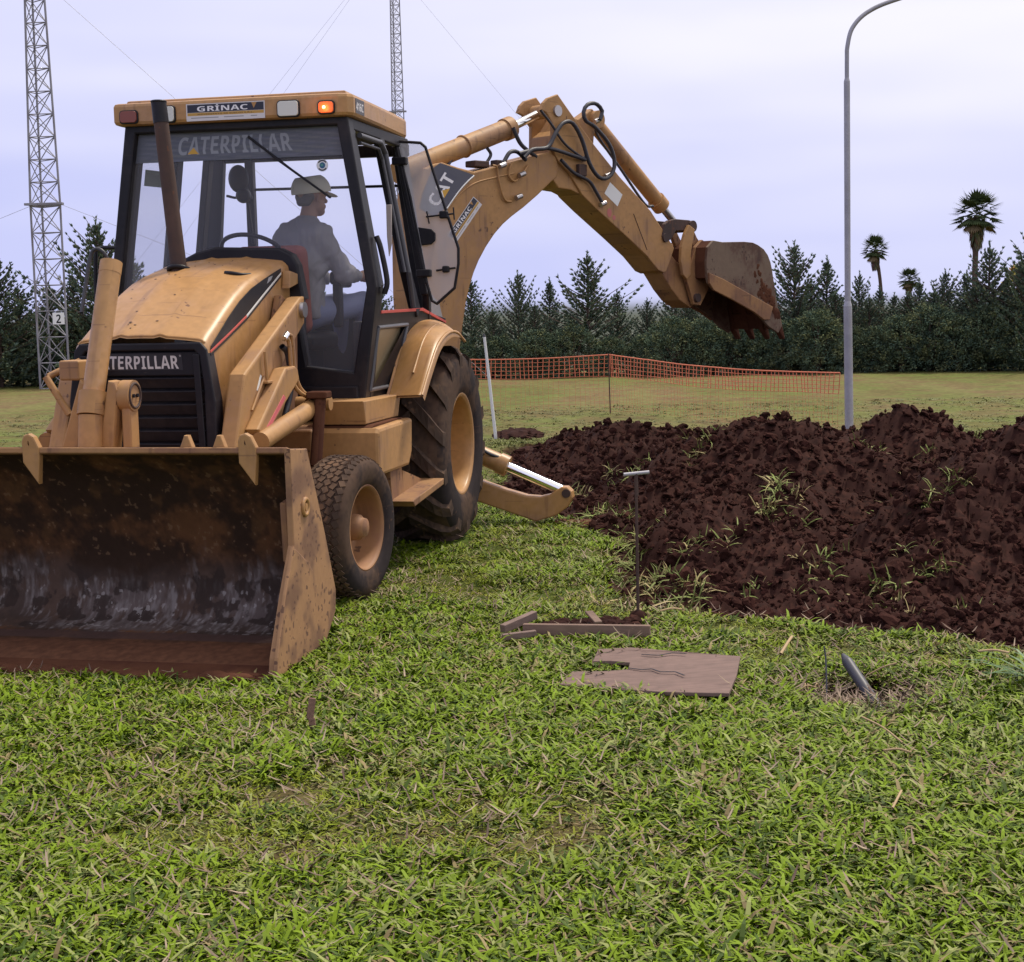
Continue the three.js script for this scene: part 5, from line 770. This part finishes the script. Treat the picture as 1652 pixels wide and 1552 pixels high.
  hose([[1.293, 2.83], [1.332, 2.779], [1.281, 2.709]], .09, .013, boom);
  hose([[1.38, 2.69], [1.413, 2.726], [1.478, 2.798], [1.563, 2.807], [1.662, 2.749]], .16, .017, boom);
  hose([[1.288, 2.690], [1.342, 2.674], [1.360, 2.577], [1.40, 2.46], [1.44, 2.415], [1.496, 2.412]], .148, .009, boom, M.dusty, 'steel_pipe');
  hose([[1.512, 2.721], [1.480, 2.66], [1.480, 2.607], [1.536, 2.575], [1.60, 2.61], [1.704, 2.712]], .148, .009, boom, M.dusty, 'steel_pipe');
  hose([[2.60, 3.06], [2.66, 2.98], [2.926, 2.745], [3.241, 2.462], [3.362, 2.44]], .08, .012, bc);
  hose([[.86, 2.62], [.92, 2.70], [1.0, 2.79], [1.05, 2.80]], .05, .014, boom);
  for (const [x, y] of [[2.36, 2.79], [2.65, 2.66], [1.60, 2.62], [1.56, 2.44], [2.585, 2.42], [2.52, 3.11], [1.38, 2.68]]) B('hose_fitting', merge(rod(V(x - .03, y, .17), V(x + .03, y + .02, .17), .022, .022, 10)), M.steel, boom);
  B('clamp_block', merge(rbox(.16, .05, .12, .01).translate(1.22, 2.70, .05), rbox(.10, .06, .08, .01).translate(1.42, 2.71, .08), rbox(.10, .1, .04, .01).translate(2.33, 2.70, .16)), M.rust, boom);
}
// ---------- the driver ----------
function surf(prims, lo, size, cell, k, cuts = []) { // smooth union of tapered capsules [ax,ay,az,bx,by,bz,ra,rb] meshed on a grid
  const n = Math.ceil(size / cell), mc = new MarchingCubes(n, new THREE.MeshStandardMaterial(), false, false, 400000), half = n / 2; mc.isolation = 0;
  const box = prims.map(p => { const r = Math.max(p[6], p[7]) + k * 2 + cell * 2; return [Math.min(p[0], p[3]) - r, Math.max(p[0], p[3]) + r, Math.min(p[1], p[4]) - r, Math.max(p[1], p[4]) + r, Math.min(p[2], p[5]) - r, Math.max(p[2], p[5]) + r]; });
  const cap = (p, x, y, z) => { const bx = p[3] - p[0], by = p[4] - p[1], bz = p[5] - p[2], L = bx * bx + by * by + bz * bz + 1e-9; let t = ((x - p[0]) * bx + (y - p[1]) * by + (z - p[2]) * bz) / L; t = t < 0 ? 0 : t > 1 ? 1 : t; return Math.hypot(x - p[0] - bx * t, y - p[1] - by * t, z - p[2] - bz * t) - (p[6] + (p[7] - p[6]) * t); };
  for (let iz = 0; iz < n; iz++) for (let iy = 0; iy < n; iy++) for (let ix = 0; ix < n; ix++) {
    const x = lo[0] + ix * cell, y = lo[1] + iy * cell, z = lo[2] + iz * cell; let d = 1;
    for (let i = 0; i < prims.length; i++) { const b = box[i]; if (x < b[0] || x > b[1] || y < b[2] || y > b[3] || z < b[4] || z > b[5]) continue; const e = cap(prims[i], x, y, z), h = Math.max(0, Math.min(1, .5 + .5 * (d - e) / k)); d = d + (e - d) * h - k * h * (1 - h); }
    for (const c of cuts) d = Math.max(d, c(x, y, z));
    mc.field[ix + iy * n + iz * n * n] = -d;
  }
  mc.update(); const g = new THREE.BufferGeometry(), m = mc.count ?? mc.geometry.drawRange.count, a = new Float32Array(m * 3);
  for (let i = 0; i < m * 3; i++) a[i] = lo[i % 3] + (mc.positionArray[i] + 1) * half * cell; g.setAttribute('position', new THREE.BufferAttribute(a, 3));
  const w = mergeVertices(g, cell * .02); w.computeVertexNormals(); return planarUV(w);
}
{
  const who = thing('person', 'driver in pale cap and grey shirt seated inside the cab facing the digging arm', 'person', [-1.355, 1.55, -9.74], Math.PI / 4);
  const C = (a, b, ra, rb = ra) => [...a, ...b, ra, rb];
  const arm = (s) => { const sh = [.07, .49, s * .185], el = [.20, .25, s * .25], wr = [.40, .235, s * .15]; return { up: C(sh, el, .056, .043), fore: C(el, wr, .043, .029), wr }; };
  const R = arm(1), L = arm(-1), head = [.155, .735, 0];
  const torso = [C([.06, .46, -.12], [.06, .46, .12], .105), C([.02, .30, -.08], [.02, .30, .08], .125), C([.0, .14, -.07], [.0, .14, .07], .125), C([.085, .55, -.05], [.085, .55, .05], .06)];
  const hips = [C([-.01, .02, -.08], [-.01, .02, .08], .122)], legs = [-1, 1].flatMap(s => [C([.02, .0, s * .09], [.45, .06, s * .12], .088, .062), C([.45, .06, s * .12], [.50, -.36, s * .13], .062, .042)]);
  const skin = std({ color: new THREE.Color(.36, .20, .14), roughness: .6 });
  const face = surf([C([.135, .77, 0], [.165, .77, 0], .082), C([.145, .80, -.02], [.145, .80, .02], .078), C([.19, .70, 0], [.205, .66, 0], .048, .036), C([.17, .69, -.03], [.17, .69, .03], .048), C([.243, .745, 0], [.262, .722, 0], .010, .013), C([.25, .716, -.012], [.25, .716, .012], .008), C([.238, .768, -.032], [.238, .768, .032], .012), C([.233, .690, -.02], [.233, .690, .02], .0095), C([.232, .681, -.016], [.232, .681, .016], .009), C([.228, .652, 0], [.228, .652, 0], .016), C([.14, .745, -.086], [.132, .715, -.084], .014, .010), C([.14, .745, .086], [.132, .715, .084], .014, .010), C([.10, .55, 0], [.14, .70, 0], .056, .054)], [-.02, .5, -.18], .36, .004, .014, [(x, y, z) => .016 - Math.hypot(x - .250, y - .748, Math.abs(z) - .032)]);
  const hand = (s, wr) => { // closed round the lever knob
    const p = [C([wr[0], wr[1], wr[2]], [wr[0] + .035, wr[1] + .01, wr[2]], .026, .030), C([wr[0] + .05, wr[1] + .014, wr[2] - .022], [wr[0] + .05, wr[1] + .014, wr[2] + .022], .017)];
    [[-.030, .062], [-.010, .070], [.010, .066], [.029, .052]].forEach(([z, l], i) => { const b = [wr[0] + .06, wr[1] + .018, wr[2] + z], m = [b[0] + l * .45, b[1] - .004, b[2]], e = [m[0] + .008, m[1] - l * .40, m[2]], f = [e[0] - .018, e[1] - .012, e[2]]; p.push(C(b, m, .0095, .009), C(m, e, .009, .0082), C(e, f, .0082, .0072)); });
    p.push(C([wr[0] + .02, wr[1] - .005, wr[2] - s * .028], [wr[0] + .05, wr[1] - .022, wr[2] - s * .042], .012, .010), C([wr[0] + .05, wr[1] - .022, wr[2] - s * .042], [wr[0] + .075, wr[1] - .03, wr[2] - s * .03], .010, .008));
    return surf(p, [wr[0] - .05, wr[1] - .1, wr[2] - .1], .2, .004, .006);
  };
  const bodyGeo = surf([...torso, ...hips, ...legs, R.up, R.fore, L.up, L.fore, C([.09, .54, 0], [.13, .66, 0], .056, .054)], [-.45, -.45, -.6], 1.2, .012, .03);
  mesh('body', merge(bodyGeo, face, hand(1, R.wr), hand(-1, L.wr)), skin, who);
  const fat = (p, e) => [...p.slice(0, 6), p[6] + e, p[7] + e];
  const wrinkle = (g) => { const p = g.attributes.position, n = g.attributes.normal; for (let i = 0; i < p.count; i++) { const x = p.getX(i), y = p.getY(i), z = p.getZ(i), w = (Math.abs(fbm((x + z * .7) * 13 + 7, (y * .8 - x * .5) * 11 + 7, 81, 3) - .5) - .1) * .055; p.setXYZ(i, x + n.getX(i) * w, y + n.getY(i) * w, z + n.getZ(i) * w); } g.deleteAttribute('uv'); g.deleteAttribute('normal'); const m = mergeVertices(g, .0004); m.computeVertexNormals(); return planarUV(m); };
  mesh('shirt', wrinkle(surf([...torso, ...hips, R.up, R.fore, L.up, L.fore].map(p => fat(p, .014)), [-.4, -.2, -.5], 1.0, .011, .05, [(x, y, z) => -y - .03, (x, y, z) => y - .615 + .25 * (x - .1), (x, y, z) => x - .37])), std({ color: new THREE.Color(.25, .24, .265), roughness: .9 }), who);
  mesh('collar', surf([C([.075, .575, -.045], [.125, .60, 0], .022), C([.075, .575, .045], [.125, .60, 0], .022), C([.06, .595, -.04], [.06, .595, .04], .022)], [-.05, .48, -.14], .26, .006, .014), std({ color: new THREE.Color(.27, .26, .29), roughness: .9 }), who);
  mesh('trousers', surf([...hips, ...legs].map(p => fat(p, .012)), [-.3, -.5, -.5], 1.0, .012, .03, [(x, y, z) => y - .10 - Math.max(0, x - .1), (x, y, z) => -y - .34]), std({ color: new THREE.Color(.19, .21, .34), roughness: .9 }), who);
  for (const s of [-1, 1]) mesh('boot', surf([C([.49, -.36, s * .13], [.50, -.44, s * .13], .05), C([.49, -.45, s * .13], [.66, -.47, s * .14], .045, .034)], [.35, -.55, s * .13 - .16], .4, .009, .02), M.hose, who);
  mesh('hair', surf([C([.095, .745, -.045], [.095, .745, .045], .036), C([.085, .71, -.035], [.085, .71, .035], .026), C([.14, .765, -.078], [.14, .765, .078], .012)], [-.02, .6, -.16], .32, .006, .015), std({ color: new THREE.Color(.12, .11, .11), roughness: .9 }), who);
  const capm = std({ color: new THREE.Color(.72, .69, .62), roughness: .9 });
  const cp = mesh('cap', surf([C([.112, .778, 0], [.180, .778, 0], .100), C([.118, .80, 0], [.172, .797, 0], .097)], [0, .68, -.2], .36, .006, .02, [(x, y, z) => .768 - y + .12 * (x - .15), (x, y, z) => y - .880 - .16 * (x - .17)]), capm, who);
  const vg = new THREE.CylinderGeometry(.088, .088, .008, 30, 1, false, 0, Math.PI).scale(1, 1, 1.0); vg.rotateY(0); const vis = new THREE.SphereGeometry(.09, 24, 12, 0, 6.283, 0, .75).scale(1.5, .30, 1.05).rotateZ(-.24).translate(.255, .752, 0); mesh('visor', planarUV(vis), capm, cp);
  // the turning seat he sits on
  const seat = new THREE.Group(); seat.name = 'operator_seat'; seat.position.set(.07, 1.55, -1.42); seat.rotation.y = Math.PI / 2 - .06; bk.add(seat);
  const cloth = std({ color: new THREE.Color(.26, .075, .06), roughness: .9 });
  mesh('seat_back', merge(rbox(.12, .55, .48, .055).rotateZ(.10).translate(-.225, .15, 0)), cloth, seat);
  mesh('seat_cushion', merge(rbox(.5, .12, .48, .05).translate(.02, -.17, 0)), M.black, seat);
  mesh('seat_pedestal', merge(rbox(.34, .34, .34, .03).translate(0, -.38, 0)), M.black, seat);
  for (const s of [-1, 1]) mesh('armrest', merge(rbox(.20, .085, .085, .02).rotateZ(-.12).translate(.16, .215, s * .30), rbox(.05, .3, .06, .015).translate(.10, .06, s * .30)), M.black, seat);
}
renderer.render(scene, camera);
